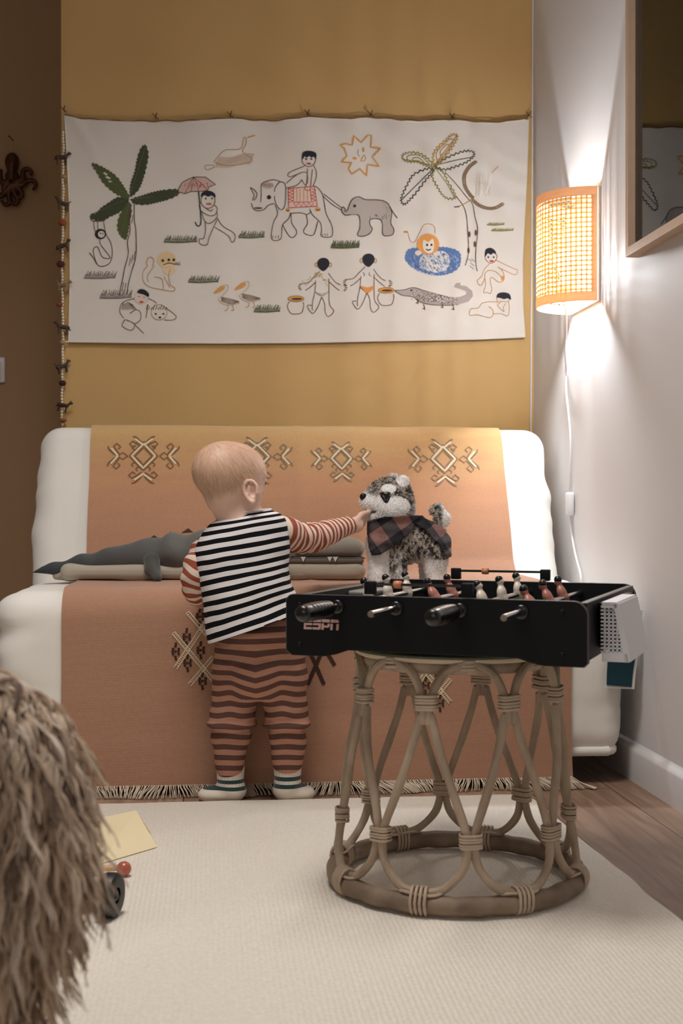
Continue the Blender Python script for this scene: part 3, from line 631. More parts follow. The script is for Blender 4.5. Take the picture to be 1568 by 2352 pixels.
fill(R2, GLD, oval((415, 1002), 20, 18)); fill(R2, GLD, oval((700, 996), 28, 18)); st(R2, DBR, 2, [(400, 1010), (432, 1010)], False); st(R2, DBR, 2, [(680, 1005), (722, 1005)], False)
fill(R2, BLK, [(554, 525), (553, 470), (588, 446), (650, 448), (686, 472), (680, 520), (662, 498), (640, 508), (620, 492), (595, 508), (575, 496)], off=0.0018)
st(R2, BRN, 1.8, [(550, 505), (558, 560), (612, 594), (665, 568), (684, 510)])
for x in (590, 640): fill(R2, BLK, oval((x, 522), 8, 9), off=0.002)
fill(R2, RED, oval((615, 565), 22, 9), off=0.002)
for P in ([(578, 582), (545, 600), (435, 645), (418, 680), (448, 688), (545, 650)], [(660, 582), (686, 640), (682, 710), (655, 775)], [(400, 752), (475, 690), (540, 650), (598, 655), (602, 740), (580, 765), (550, 720)], [(400, 795), (500, 770), (552, 715)], [(602, 610), (600, 700), (590, 770), (575, 808), (625, 812), (640, 700), (650, 620)]): st(R2, BRN, 1.9, P)
# sun
st(R2, GLD, 4.0, [(910, 390), (960, 375), (1025, 390), (1040, 300), (1110, 365), (1175, 295), (1210, 300), (1200, 410), (1295, 420), (1215, 500), (1280, 590), (1170, 575), (1160, 680), (1100, 615), (1020, 665), (990, 610), (1020, 555), (920, 550), (975, 490), (950, 420)], False, closed=True)
st(R2, GLD, 2, [(1105, 540), (1140, 478), (1155, 512), (1140, 540)], False, closed=True); fill(R2, GLD, oval((1130, 432), 12, 24)); fill(R2, GLD, oval((1050, 515), 20, 13)); st(R2, GLD, 1.8, [(1085, 430), (1080, 470), (1095, 500)])
# small elephant
SE = [(1000, 950), (1030, 900), (1090, 878), (1150, 905), (1270, 908), (1345, 928), (1385, 980), (1400, 1040), (1390, 1125), (1420, 1190), (1400, 1240), (1318, 1240), (1310, 1130), (1280, 1090), (1200, 1092), (1192, 1140), (1215, 1180), (1190, 1225), (1132, 1252), (1075, 1240), (1098, 1170), (1090, 1060), (1030, 1045), (960, 1052), (925, 1010), (935, 975), (958, 990), (955, 1015), (980, 1005)]
fill(R2, (186, 176, 168), SE); st(R2, (70, 58, 54), 2.2, SE, closed=True); st(R2, (80, 66, 60), 2, [(1110, 920), (1165, 930), (1192, 990), (1160, 1040), (1125, 1010), (1110, 950)]); st(R2, (80, 66, 60), 2.6, [(1380, 970), (1415, 1030), (1452, 1080)]); fill(R2, BLK, oval((1048, 965), 14, 14), off=0.002)
for i in range(70): x = rng.uniform(1190, 1380); y = rng.uniform(925, 1080); st(R2, (112, 98, 92), 1.0, [(x, y), (x+rng.uniform(-8, 8), y+16)], False, off=0.0017)
# two children seen from behind
for dx, dy, kind in ((0, 0, 0), (427, -40, 1)):
    D = lambda P: off2(P, dx, dy)
    fill(R2, BLK, D([(695, 1500), (715, 1468), (755, 1455), (795, 1470), (810, 1505), (800, 1540), (752, 1582), (705, 1545)]), off=0.0016)
    for x in (685, 818): st(R2, TAN, 1.8, D(oval((x, 1522), 12, 20)), closed=True)
    for P in ([(722, 1580), (660, 1640), (610, 1690), (545, 1700)], [(580, 1762), (620, 1740), (675, 1690)], [(800, 1600), (860, 1680), (915, 1712)], [(905, 1765), (860, 1730), (800, 1675)], [(680, 1670), (672, 1775), (650, 1880), (648, 1955)], [(805, 1650), (806, 1780), (812, 1900), (852, 1960), (800, 2012), (770, 1965), (765, 1890), (738, 1825)], [(735, 1828), (700, 1920), (650, 1982), (600, 1912), (640, 1905)], [(672, 1775), (738, 1815), (806, 1772)]): st(R2, BRN, 1.8, D(P))
    for cx, cy, s in ((545, 1730, -1), (945, 1738, 1)):
        for k in range(5): a = -1.1+k*0.55; st(R2, BRN, 2.2, D([(cx-s*12+s*22*math.cos(a), cy+26*math.sin(a)), (cx+s*12*0.2+s*32*math.cos(a), cy+34*math.sin(a))]), False)
    if kind: fill(R2, (222, 150, 82), [(1100, 1718), (1168, 1735), (1238, 1720), (1215, 1758), (1168, 1792), (1130, 1756)], off=0.0018); st(R2, BRN, 1.4, [(1125, 1595), (1142, 1612), (1132, 1632)]); st(R2, BRN, 1.4, [(1190, 1595), (1185, 1612), (1200, 1632)])
    else:
        fill(R2, (190, 186, 182), [(680, 1778), (738, 1792), (800, 1776), (740, 1815)], off=0.0018)
        for i in range(44): t = i/43; x = 600+190*t if t > 0.3 else 560+t*500; y = 1690-60*math.sin(t*PI)*1.3+rng.uniform(-25, 25); st(R2, (206, 180, 130), 1.8, [(x, y), (x+rng.uniform(-16, 16), y+rng.uniform(8, 20))], False)
for cx, cy in ((492, 1915), (1345, 1835)):
    st(R2, BRN, 1.8, [(cx-60, cy-45), (cx-80, cy), (cx-50, cy+62), (cx, cy+72), (cx+55, cy+58), (cx+75, cy-5), (cx+68, cy-40)]); fill(R2, GLD, oval((cx+2, cy-72), 72, 25), off=0.0016); fill(R2, DBR, oval((cx+8, cy-70), 52, 11), off=0.0021); st(R2, BRN, 1.6, oval((cx+2, cy-72), 74, 27), closed=True)
# right palm
PL = [([(490, 600), (430, 530), (350, 478), (250, 468), (186, 492), (190, 535), (250, 558), (330, 558), (400, 592), (470, 608)], OLV, 0.55), ([(490, 590), (478, 500), (520, 420), (600, 350), (655, 300), (712, 300), (690, 370), (640, 450), (560, 545), (500, 600)], (180, 140, 70), 0.5), ([(500, 592), (590, 530), (700, 480), (800, 452), (872, 465), (862, 512), (800, 562), (700, 602), (600, 632), (510, 612)], DGR, 0), ([(480, 622), (400, 630), (290, 682), (240, 760), (190, 860), (170, 930), (202, 970), (250, 928), (320, 850), (400, 742), (462, 670)], (60, 60, 48), 0), ([(500, 620), (470, 700), (515, 790), (560, 865), (610, 908), (690, 908), (680, 850), (620, 750), (580, 665), (520, 622)], OLV, 0)]
for P, c, _ in PL:
    s = 1 if P is not PL[2][0] else 1; Q = crom([Vector((*p, 0)) for p in P], 5, True); J = []
    for i, p in enumerate(Q): n_ = (Q[(i+1) % len(Q)]-Q[i-1]).normalized(); n_ = Vector((-n_.y, n_.x, 0)); J.append(tuple((p+n_*(9 if i % 2 else -9)).xy))
    st(R3, c, 3.6, J, False, closed=True); m_ = P[len(P)//2]; st(R3, c, 2.0, [P[0], ((P[0][0]+m_[0])/2+8, (P[0][1]+m_[1])/2-8), m_])
    if _: 
        for g in (0.35, 0.7): 
            cx = sum(p[0] for p in P)/len(P); cy = sum(p[1] for p in P)/len(P); st(R3, c, 2.2, [(cx+(p[0]-cx)*g, cy+(p[1]-cy)*g) for p in P], closed=True)
st(R3, DBR, 2.2, [(590, 655), (700, 770), (800, 895), (858, 965), (880, 1080), (908, 1210), (890, 1400), (890, 1530), (905, 1612)]); st(R3, DBR, 2.2, [(700, 890), (768, 980), (800, 1080), (812, 1230), (820, 1430), (788, 1555)])
for x, y in ((828, 1255), (890, 1240), (880, 1350), (820, 1410)): fill(R3, (96, 78, 64), oval((x, y), 12, 30))
for x, y in ((830, 1500), (850, 1540), (845, 1570), (860, 1500)): st(R3, DBR, 1.3, [(x-15, y-10), (x+25, y+20)], False)
# bird by the palm
for arc in ([(885, 560), (825, 610), (780, 690), (785, 790), (830, 870), (860, 900)], [(865, 930), (920, 975), (1000, 1005), (1080, 1000), (1150, 962)]):
    Q = crom([Vector((*p, 0)) for p in arc], 9)
    for i in range(len(Q)-1): st(R3, (140, 116, 92), 1.5, oval(Q[i].xy, 16, 13, 7, i), closed=True)
st(R3, (236, 234, 232), 4.5, [(985, 860), (1010, 800), (1030, 740), (1036, 685)]); st(R3, GLD, 2.2, [(1045, 665), (1106, 600)], False); st(R3, (60, 52, 48), 3, [(680, 992), (730, 988)], False); st(R3, TAN, 2.5, [(730, 985), (790, 955), (855, 912)])
for i in range(26): x = 880+rng.uniform(0, 150); st(R3, (216, 206, 190), 1.2, [(x, 650+rng.uniform(0, 250)), (x+14, 650+rng.uniform(0, 250))], False)
# bathing lion
fill(R3, (92, 122, 172), [(210, 1460), (240, 1400), (330, 1385), (450, 1400), (560, 1375), (690, 1400), (745, 1450), (735, 1560), (660, 1625), (540, 1652), (420, 1635), (290, 1580), (215, 1510)], jag=1.0)
for i in range(230): x = rng.uniform(225, 720); y = rng.uniform(1400, 1625); 
for i in range(260):
    a = rng.uniform(0, 2*PI); r = math.sqrt(rng.uniform(0, 1)); x = 478+250*r*math.cos(a); y = 1515+115*r*math.sin(a); st(R3, ((64, 92, 150), (140, 162, 200), (180, 196, 220))[i % 3], 1.6, [(x, y), (x+14, y+18)], False, off=0.0016)
st(R3, TAN, 1.6, [(350, 1240), (385, 1170), (440, 1155), (490, 1180), (497, 1245)]); st(R3, TAN, 1.6, [(350, 1235), (305, 1325), (258, 1315), (235, 1232)]); fill(R3, TAN, oval((215, 1232), 22, 10))
fill(R3, (222, 156, 84), oval((430, 1352), 108, 100), jag=1.4, off=0.0019); fill(R3, (232, 222, 212), [(385, 1310), (430, 1330), (475, 1300), (488, 1370), (470, 1430), (420, 1435), (382, 1390)], off=0.0025); fill(R3, (226, 214, 206), oval((335, 1435), 32, 25), off=0.0024); fill(R3, (226, 214, 206), oval((510, 1445), 30, 18), off=0.0024)
for x in (420, 462): fill(R3, BLK, oval((x, 1358), 10, 12), off=0.003)
st(R3, BLK, 3, [(410, 1398), (432, 1410), (455, 1398)], off=0.003)
# crocodile
CR = [(112, 1795), (200, 1790), (290, 1768), (400, 1800), (520, 1832), (650, 1865), (740, 1858), (795, 1835), (800, 1805), (740, 1782), (680, 1762), (698, 1728), (742, 1720), (740, 1745), (800, 1755), (855, 1800), (862, 1850), (820, 1905), (720, 1932), (600, 1940), (450, 1930), (350, 1905), (285, 1855), (180, 1840), (112, 1812)]
fill(R3, (172, 162, 158), CR, False); st(R3, DBR, 1.8, [(110, 1800), (180, 1842), (285, 1858), (350, 1905), (450, 1932), (600, 1940), (720, 1932)]); st(R3, DBR, 1.8, [(110, 1795), (200, 1790), (290, 1768), (400, 1800), (520, 1832), (650, 1865)])
for i in range(230):
    x = rng.uniform(270, 700); t = (x-270)/430; y = 1795+t*80+rng.uniform(-5, 85-t*20); st(R3, ((96, 82, 74), (120, 104, 94), (226, 220, 214))[i % 3], 1.7, [(x, y), (x+9, y+rng.uniform(-10, 12))], False, off=0.0016)
for x, y in ((320, 1905), (385, 1960), (560, 1945), (665, 1965)): st(R3, DBR, 2.4, [(x, y-30), (x+12, y), (x-8, y+15)]); st(R3, DBR, 2.4, [(x+12, y), (x+14, y+22)], False)
fill(R3, BLK, oval((268, 1795), 9, 9), off=0.002)
# sitting child
fill(R3, BLK, [(978, 1475), (982, 1405), (1030, 1385), (1075, 1412), (1085, 1450), (1060, 1436), (1035, 1452), (1005, 1440)], off=0.0018); st(R3, BRN, 1.7, [(975, 1470), (990, 1505), (1030, 1535), (1075, 1515), (1095, 1465), (1082, 1445)])
for x in (1010, 1062): fill(R3, BLK, oval((x, 1476), 9, 9), off=0.002)
fill(R3, RED, oval((1042, 1514), 22, 10), off=0.002)
for P in ([(1085, 1505), (1180, 1550), (1262, 1588), (1290, 1600), (1282, 1640), (1245, 1640), (1200, 1618), (1105, 1575)], [(1020, 1540), (975, 1590), (945, 1660), (905, 1700), (915, 1735), (945, 1745), (975, 1680)], [(1105, 1570), (1140, 1600), (1162, 1650), (1155, 1700), (1110, 1715), (1040, 1670), (1030, 1720), (1045, 1780), (1030, 1825), (1000, 1815), (965, 1815), (985, 1740), (975, 1650), (1010, 1605), (1080, 1615), (1135, 1665)]): st(R3, TAN, 1.8, P)
fill(R3, (222, 156, 84), [(1128, 1665), (1162, 1655), (1160, 1695), (1145, 1705)])
# lying child
fill(R3, BLK, [(1090, 1860), (1105, 1825), (1160, 1814), (1215, 1832), (1228, 1885), (1195, 1872), (1160, 1880), (1125, 1868)], off=0.0018)
for P in ([(1090, 1860), (1100, 1905), (1140, 1900), (1195, 1905), (1215, 1885)], [(1100, 1908), (1020, 1905), (950, 1920), (912, 1965), (840, 1975), (832, 2035), (900, 2030), (960, 2045), (1030, 2058), (1058, 2020), (1050, 1980), (1015, 1950)], [(1058, 2022), (1130, 2020), (1200, 2040), (1212, 1950), (1205, 1905)], [(1130, 1910), (1100, 1940), (1160, 2000), (1155, 1960), (1180, 1920)]): st(R3, TAN, 1.8, P)
tap = obj('embroidered_tapestry', (tb.v, tb.f), tp_mats, None, True, tb.m); tap.data.set_sharp_from_angle(angle=1.2)
tag(tap, 'wide white linen wall hanging embroidered with palms, elephants and children on the ochre wall', 'tapestry')
# hems, as folded edges
hm = MB()
for side in (TOP, BOT): hm.tube([TP(x, y, -0.0005) for x, y in [(a, ip(side, a)) for a in range(149, 1213, 8)]], 0.0022, 6, mi=0)
hm.tube([TP(ip(LEF, y)+1, y, -0.0005) for y in range(268, 786, 8)], 0.0018, 6); hm.tube([TP(ip(RIG, y)-1, y, -0.0005) for y in range(276, 774, 8)], 0.0018, 6)
hm.build('hem', m_linen, tap)
for y in range(300, 770, 6):                                           # loose threads on the right selvedge
    pass
cd = MB(); cd.tube([onY(x, ip(TOP, x)-2.0+1.5*math.sin(x/9), YT-0.006) for x in range(150, 1213, 6)], 0.0016, 6); cd.build('hanging_cord', M('brown_jute', (122, 84, 52), 0.9), tap)
m_hook = M('brown_hook_metal', (96, 66, 44), 0.5, 0.4)
hk = None; hw = ['at the far left beside the bead string','second from the left','third from the left, above the gliding bird','in the middle, above the elephant rider','just right of the middle, above the sun','above the right-hand palm','at the far right end by the white wall']
for x, y in ((148, 256), (358, 272), (529, 268), (706, 264), (850, 266), (1037, 272), (1212, 268)):
    p = onY(x, y, YB-0.002)
    if hk is None: hk = MB().tube(crom([(0, 0.002, 0), (0, -0.012, 0.001), (0.002, -0.018, 0.004), (0.004, -0.019, 0.010)], 4), 0.0016, 6).tube([(-0.010, -0.012, 0.010), (0.008, -0.014, -0.008)], 0.0013, 5).build('wall_hook', m_hook); o = hk
    else: o = hk.copy(); COL.objects.link(o)
    o.location = p; tag(o, 'small brown tapestry hook '+hw.pop(0), 'hook', 'hooks along the top edge of the tapestry')

# ================================================================ BEAD GARLAND
gx, gy = 145, 256; gp = onY(145, 256, YB-0.012)
gar = thing('bead_garland', 'long hanging string of tiny beads, felt balls and animal charms left of the tapestry', 'garland', gp)
def GP(x, y, d=0.0): return onY(x, y, YB-0.016-d)-gp
GL = [(145, 256), (146, 300), (146, 340), (145, 400), (146, 470), (144, 560), (143, 620), (144, 700), (145, 770), (144, 850), (142, 930), (143, 980), (142, 1010)]
path = crom([GP(x, y) for x, y in GL], 8); MB().tube(path, 0.0009, 5).build('cord', M('cotton_cord', (196, 176, 148), 0.9), gar)
m_pearl = M('pearly_bead', (232, 218, 194), 0.3); bead0 = None; ys = [y for y in np.arange(305, 975, 7.2)]
for y in ys:
    x = np.interp(y, [q[1] for q in GL], [q[0] for q in GL])
    if bead0 is None: bead0 = obj('bead', lathe([(0.0004, -0.0042), (0.0030, -0.0032), (0.0038, 0), (0.0030, 0.0032), (0.0004, 0.0042)], 8), m_pearl, gar); b = bead0
    else: b = bead0.copy(); COL.objects.link(b)
    b.location = GP(x+0.8*math.sin(y), y)
for i, (x, y, r, c) in enumerate(((148, 407, 6, (176, 140, 104)), (144, 512, 9, (152, 74, 46)), (140, 607, 9.5, (84, 38, 30)), (137, 700, 7, (140, 72, 48)), (144, 787, 7, (172, 142, 108)), (144, 880, 8, (70, 34, 30)), (145, 965, 8, (158, 92, 66)))):
    s = bpy.data.meshes.new('felt_ball'); bm = bmesh.new(); bmesh.ops.create_icosphere(bm, subdivisions=3, radius=r*0.0013)
    for v_ in bm.verts: v_.co *= 1+0.08*noise.noise(v_.co*300+Vector((i, 0, 0)))
    bm.to_mesh(s); bm.free(); o = link('felt_ball', s, M('felt_%d' % i, c, 0.95, bump=(900, 0.5)), gar); o.location = GP(x, y, 0.004); o.scale = (1, 1, 0.85 if i % 3 else 0.7)
m_an = [M('charm_dark', (64, 46, 38), 0.5, 0.3), M('charm_pale', (150, 124, 98), 0.5, 0.2)]
def charm(i, x, y, flip, pale):
    s = 0.0145; f = -1 if flip else 1; a = [cone((-s*f, 0, 0), (s*0.7*f, 0, 0.002), s*0.42, s*0.38, 0.002), cone((s*0.7*f, 0, 0.002), (s*1.25*f, 0, s*0.75), s*0.26, s*0.22, 0.002), ell((s*1.45*f, 0, s*0.85), (s*0.42, s*0.24, s*0.27), k=0.002)]
    for lx, ly in ((-0.9, 0.2), (-0.8, -0.22), (0.6, 0.22), (0.7, -0.2)): a.append(cone((lx*s*f, ly*s, -0.002), (lx*s*f+0.002*math.sin(i+lx), ly*s*1.3, -s*1.25), s*0.17, s*0.12, 0.0015))
    a.append(cone((-s*f, 0, 0.002), (-s*1.6*f, 0, s*(0.9 if i % 2 else -0.5)), s*0.13, s*0.09, 0.0015))
    for g in (1, -1): a.append(cone((s*1.3*f, g*s*0.15, s), (s*1.25*f, g*s*0.25, s*1.35), s*0.1, s*0.05, 0.001))
    o = solid('animal_charm', a, 0.0011, m_an[1 if pale else 0], gar); o.location = GP(x, y, 0.006); o.rotation_euler = (0.1*math.sin(i), 0.25*math.sin(i*2.3), 0.4*math.sin(i*1.7))
for i, (x, y, fl, pa) in enumerate(((143, 363, 0, 0), (144, 468, 1, 0), (145, 566, 0, 0), (146, 656, 0, 1), (144, 752, 1, 0), (144, 842, 0, 0), (146, 932, 0, 0))): charm(i, x, y, fl, pa)

# ================================================================ OCTOPUS, SWITCH, CABLE
op = onY(28, 425, YL-0.02); m_oct = M('dark_bronze', (74, 44, 30), 0.35, 0.75, bump=(120, 0.3, 0.002))
octo = thing('octopus_ornament', 'dark bronze octopus ornament hanging from a nail on the brown wall', 'wall ornament', op)
def OP(x, y, d=0): return onY(x, y, YL-0.02-d)-op
k = 3.095; def_ = lambda X, Y, d=0: OP(X/k, 240+Y/k, d)
pr_ = [ell(def_(88, 410), (0.023, 0.014, 0.030), k=0.006), cone(def_(88, 430), def_(85, 520), 0.017, 0.014, 0.006), ell(def_(60, 510), (0.010, 0.009, 0.012), k=0.004), ell(def_(115, 510), (0.010, 0.009, 0.012), k=0.004)]
for L in ([(110, 560), (160, 575), (200, 545), (240, 545), (258, 575), (240, 605)], [(120, 550), (165, 530), (165, 480), (195, 460), (225, 480), (222, 500)], [(95, 570), (135, 600), (160, 640), (145, 665), (122, 650)], [(90, 575), (110, 640), (130, 690), (105, 712), (85, 695)], [(80, 575), (65, 640), (70, 700), (40, 715), (15, 690)], [(60, 560), (30, 590), (35, 630), (5, 650), (-15, 620)], [(60, 545), (20, 560), (5, 520), (10, 470)], [(70, 575), (45, 620), (0, 660), (-40, 640)]):
    Q = crom([def_(x, y, 0.004) for x, y in L], 3)
    for i in range(len(Q)-1): ra = 0.0095*(1-0.55*i/len(Q)); pr_.append(cone(Q[i], Q[i+1], ra, ra*0.97, 0.003))
solid('body', pr_, 0.0022, m_oct, octo)
MB().tube([def_(82, 250), def_(86, 352)], 0.0007, 5).build('cord', MC['cotton_cord'], octo)
MB().tube([def_(85, 246)+Vector((0, 0.02, 0)), def_(80, 240, 0.008), def_(60, 225, 0.012)], 0.0022, 6).build('nail', m_hook, octo)
sp = onY(0, 850, YL-0.006); sw = thing('light_switch', 'white square light switch on the brown wall at the left edge', 'light switch', sp)
m_plas = M('white_plastic', (226, 224, 226), 0.35)
bevel_box('plate', (-0.026, 0, 0), (0.086, 0.012, 0.084), 0.008, m_plas, sw); bevel_box('rocker', (-0.026, -0.008, 0), (0.060, 0.008, 0.060), 0.003, m_plas, sw)
cab = MB().tube(crom([onY(1226-0.0045*y, y, YB-0.004)+Vector((-0.004, 0, 0)) for y in range(-60, 985, 40)]+[onY(1221, 1010, YB-0.004)], 2), 0.0024, 6)
o = cab.build('wall_cable', m_plas); tag(o, 'thin white cable running down the corner between ochre and white walls', 'cable')

# ================================================================ WALL LAMP
LY0, LY1, LZ0, LZ1, LR = 3.205, 3.455, 1.150, 1.438, 0.125
lp = Vector((XR, (LY0+LY1)/2, LZ0)); lamp = thing('wall_lamp', 'half-round cane wall lamp, lit, on the white wall beside the tapestry', 'lamp', lp)
m_ven = M('beige_veneer', (206, 176, 148), 0.6, var=(30, 0.3), stretch=(1, 1, 8), trans=((230, 190, 140), 0.25))
m_cane = M('cane_webbing', (216, 182, 132), 0.6, trans=((244, 200, 120), 0.32))
HL = LZ1-LZ0
def arc(a, r=LR): return Vector((-0.006-r*math.sin(a), -r*math.cos(a), 0))
def ribbon(mb, a0, a1, z0, z1, th=0.0016, n=36, r=LR):
    v = []
    for i in range(n+1):
        a = a0+(a1-a0)*i/n
        for rr in (r, r-th):
            for z in (z0, z1): q = arc(a, rr); v.append((q.x, q.y, z))
    f = []
    for i in range(n):
        b = 4*i; c = b+4; f += [(b, b+1, c+1, c), (b+2, c+2, c+3, b+3), (b, c, c+2, b+2), (b+1, b+3, c+3, c+1)]
    f += [(0, 2, 3, 1), (4*n, 4*n+1, 4*n+3, 4*n+2)]; mb.add(v, f)
for z in (0, HL-0.024): mb = MB(); ribbon(mb, 0.02, PI-0.02, z, z+0.024, 0.003); mb.build('rim_band', m_ven, lamp)
for a0 in (0.02, PI-0.12): mb = MB(); ribbon(mb, a0, a0+0.10, 0.024, HL-0.024, 0.0025, 3); mb.build('edge_strip', m_ven, lamp)
mb = MB(); nA, nZ = 28, 20
for i in range(nA):
    a = 0.13+(PI-0.26)*i/(nA-1)
    ribbon(mb, a-0.017, a+0.017, 0.02, HL-0.02, 0.0012, 1, LR-0.001)
for j in range(nZ):
    z = 0.030+(HL-0.060)*j/(nZ-1); ribbon(mb, 0.06, PI-0.06, z-0.0024, z+0.0024, 0.0012, 40, LR-0.0022)
mb.build('cane_shade', m_cane, lamp)
bevel_box('back_plate', (-0.003, 0, HL/2), (0.006, 2*LR, HL), 0.001, M('lamp_back_plate', (222, 210, 196), 0.6), lamp)
o = obj('bulb', lathe([(0.001, 0.0), (0.012, 0.001), (0.013, 0.02), (0.022, 0.040), (0.026, 0.055), (0.022, 0.070), (0.012, 0.080), (0.001, 0.082)], 20), M('lit_bulb', (255, 240, 220), 0.5, emit=((255, 236, 208), 30)), lamp)
o.location = (-0.058, 0, 0.070)
obj('socket', lathe([(0.001, 0), (0.014, 0), (0.016, 0.03), (0.013, 0.045), (0.001, 0.045)], 16), m_plas, lamp).location = (-0.058, 0, 0.030)
MB().box((-0.030, 0, 0.045), (0.056, 0.016, 0.004)).build('bracket', m_plas, lamp, smooth=False)
l = bpy.data.lights.new('lamp_bulb_light', 'POINT'); l.energy = LAMP_POWER; l.color = LAMP_COLOR; l.shadow_soft_size = 0.03
o = bpy.data.objects.new('lamp_bulb_light', l); COL.objects.link(o); o.location = lp+Vector((-0.058, 0, 0.115)); 
xw = XR-0.006
cp = [lp+Vector((-0.058, 0, 0.030)), lp+Vector((-0.055, 0, -0.004))]+[onX(x, y, X) for x, y, X in ((1300, 762, 0.935), (1297, 800, 0.945), (1300, 850, xw), (1300, 900, xw), (1305, 950, xw), (1309, 1000, xw), (1309, 1060, xw), (1306, 1128, xw))]
MB().tube([p-lp for p in crom(cp, 6)], 0.0028, 8).build('cord', m_plas, lamp)
swp = onX(1308, 1157, XR-0.012)-lp; bevel_box('cord_switch', swp, (0.020, 0.026, 0.062), 0.006, m_plas, lamp)
cp = [onX(x, y, X) for x, y, X in ((1309, 1183, xw), (1311, 1215, xw), (1317, 1255, xw), (1325, 1290, xw), (1333, 1320, xw), (1334, 1345, xw), (1330, 1400, xw), (1340, 1500, xw))]
MB().tube([p-lp for p in crom(cp, 6)], 0.0026, 8).build('cord', m_plas, lamp)

# ================================================================ FRAMED PICTURE
PY1 = 2.918; PZ0 = 1.203; PX = XR-0.030; PW, PHT = 0.72, 1.02
pic = thing('framed_picture', 'large wooden framed picture with reflecting glass on the right-hand wall', 'picture', (XR, PY1, PZ0))
m_fr = M('light_oak_frame', (186, 158, 134), 0.5, var=(20, 0.4), stretch=(1, 1, 1), c2=(200, 172, 148))
fw = 0.020
mb = MB(); dx = 0.030
for lo, hi in (((-dx, -fw, 0), (0, 0, PHT)), ((-dx, -PW, 0), (0, -PW+fw, PHT)), ((-dx, -PW+fw, 0), (0, -fw, fw)), ((-dx, -PW+fw, PHT-fw), (0, -fw, PHT))):
    lo, hi = Vector(lo), Vector(hi); mb.box((lo+hi)/2, hi-lo)
mb.build('frame', m_fr, pic, smooth=False)
MB().box((-0.006, -PW/2, PHT/2), (0.004, PW-2*fw, PHT-2*fw)).build('mat_board', M('beige_mat_board', (244, 232, 220), 0.8), pic, smooth=False)
MB().box((-0.0088, -PW/2, PHT/2+0.025), (0.0012, PW-2*fw-0.075, PHT-2*fw-0.13)).build('print', M('dark_print', (66, 64, 66), 0.7, var=(3, 0.5), c2=(84, 80, 80)), pic, smooth=False)
m_gl = bpy.data.materials.new('picture_glass'); m_gl.use_nodes = True; nt = m_gl.node_tree; nt.nodes.remove(nt.nodes['Principled BSDF'])
tr = node(nt, 'ShaderNodeBsdfTransparent'); gl = node(nt, 'ShaderNodeBsdfGlossy'); gl.inputs['Roughness'].default_value = 0.02; fz = node(nt, 'ShaderNodeFresnel'); fz.inputs[0].default_value = 1.6; mxs = node(nt, 'ShaderNodeMixShader')
nt.links.new(fz.outputs[0], mxs.inputs[0]); nt.links.new(tr.outputs[0], mxs.inputs[1]); nt.links.new(gl.outputs[0], mxs.inputs[2]); nt.links.new(mxs.outputs[0], nt.nodes['Material Output'].inputs[0])
MB().box((-0.0125, -PW/2, PHT/2), (0.002, PW-2*fw, PHT-2*fw)).build('glass', m_gl, pic, smooth=False)

# ================================================================ PLUSH CROCODILE
cf = Frame(450, 3.18, SEAT+0.010); cz = 3.20
croc = thing('plush_crocodile', 'long grey stuffed crocodile lying along the sofa seat behind the child', 'soft toy', cf.loc, -TH)
def K(x, y, d=0.0): return cf.p(x, y, cz+d)
def chain(L, k=0.012, op='u'): return [cone(K(*a[:2], a[3] if len(a) > 3 else 0), K(*b_[:2], b_[3] if len(b_) > 3 else 0), a[2], b_[2], k, op) for a, b_ in zip(L, L[1:])]
pr_ = chain([(78, 1314, 0.005), (130, 1304, 0.012), (200, 1293, 0.021), (280, 1282, 0.030), (340, 1276, 0.036), (400, 1272, 0.045), (470, 1268, 0.050), (560, 1270, 0.050), (640, 1276, 0.045), (700, 1278, 0.036)], 0.02)
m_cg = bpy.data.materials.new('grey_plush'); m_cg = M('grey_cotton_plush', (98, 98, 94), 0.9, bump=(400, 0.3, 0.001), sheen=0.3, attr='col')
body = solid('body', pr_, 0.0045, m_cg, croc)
def fold(P, N): return P+N*(0.003*nz3(P, 22, 3)+0.003*np.sin(P[:, 0]*85+5*nz3(P, 9))*np.clip(P[:, 2]*20, 0.2, 1))[:, None]
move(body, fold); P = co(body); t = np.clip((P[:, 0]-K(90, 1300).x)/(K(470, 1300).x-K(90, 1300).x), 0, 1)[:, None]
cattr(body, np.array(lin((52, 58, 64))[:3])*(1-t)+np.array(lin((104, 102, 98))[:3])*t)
# light belly strip lying on the seat
pr_ = [rbox(K(430, 1313), (0.355*0.85, 0.045, 0.018), 0.016, k=0.01), cone(K(130, 1322), K(330, 1316), 0.010, 0.019, 0.012)]
m_cb = M('pale_grey_plush', (178, 168, 152), 0.9, bump=(400, 0.3, 0.001), sheen=0.3); bel = solid('belly', pr_, 0.0045, m_cb, croc); move(bel, lambda P, N: P+N*(0.002*nz3(P, 18, 9)+0.002*np.sin(P[:, 0]*34))[:, None])
hd = [rbox(K(752, 1262), (0.086, 0.045, 0.019), 0.018, k=0.01), ell(K(800, 1255), (0.036, 0.045, 0.022), k=0.02), ell(K(700, 1250, -0.01), (0.05, 0.04, 0.024), k=0.02)]
m_ch = M('taupe_plush', (134, 128, 116), 0.9, bump=(400, 0.3, 0.001), sheen=0.3)
o = solid('upper_jaw', hd, 0.0035, m_ch, croc); move(o, lambda P, N: P+N*(0.0022*nz3(P, 22, 1))[:, None])
o = solid('lower_jaw', [rbox(K(744, 1308), (0.102, 0.048, 0.024), 0.022, k=0.01)], 0.0035, m_cb, croc); move(o, lambda P, N: P+N*(0.0015*nz3(P, 22, 6))[:, None])
o = solid('gum', [rbox(K(746, 1286, 0.0), (0.095, 0.047, 0.008), 0.007, k=0.005)], 0.003, M('dark_grey_plush', (106, 100, 90), 0.9), croc)
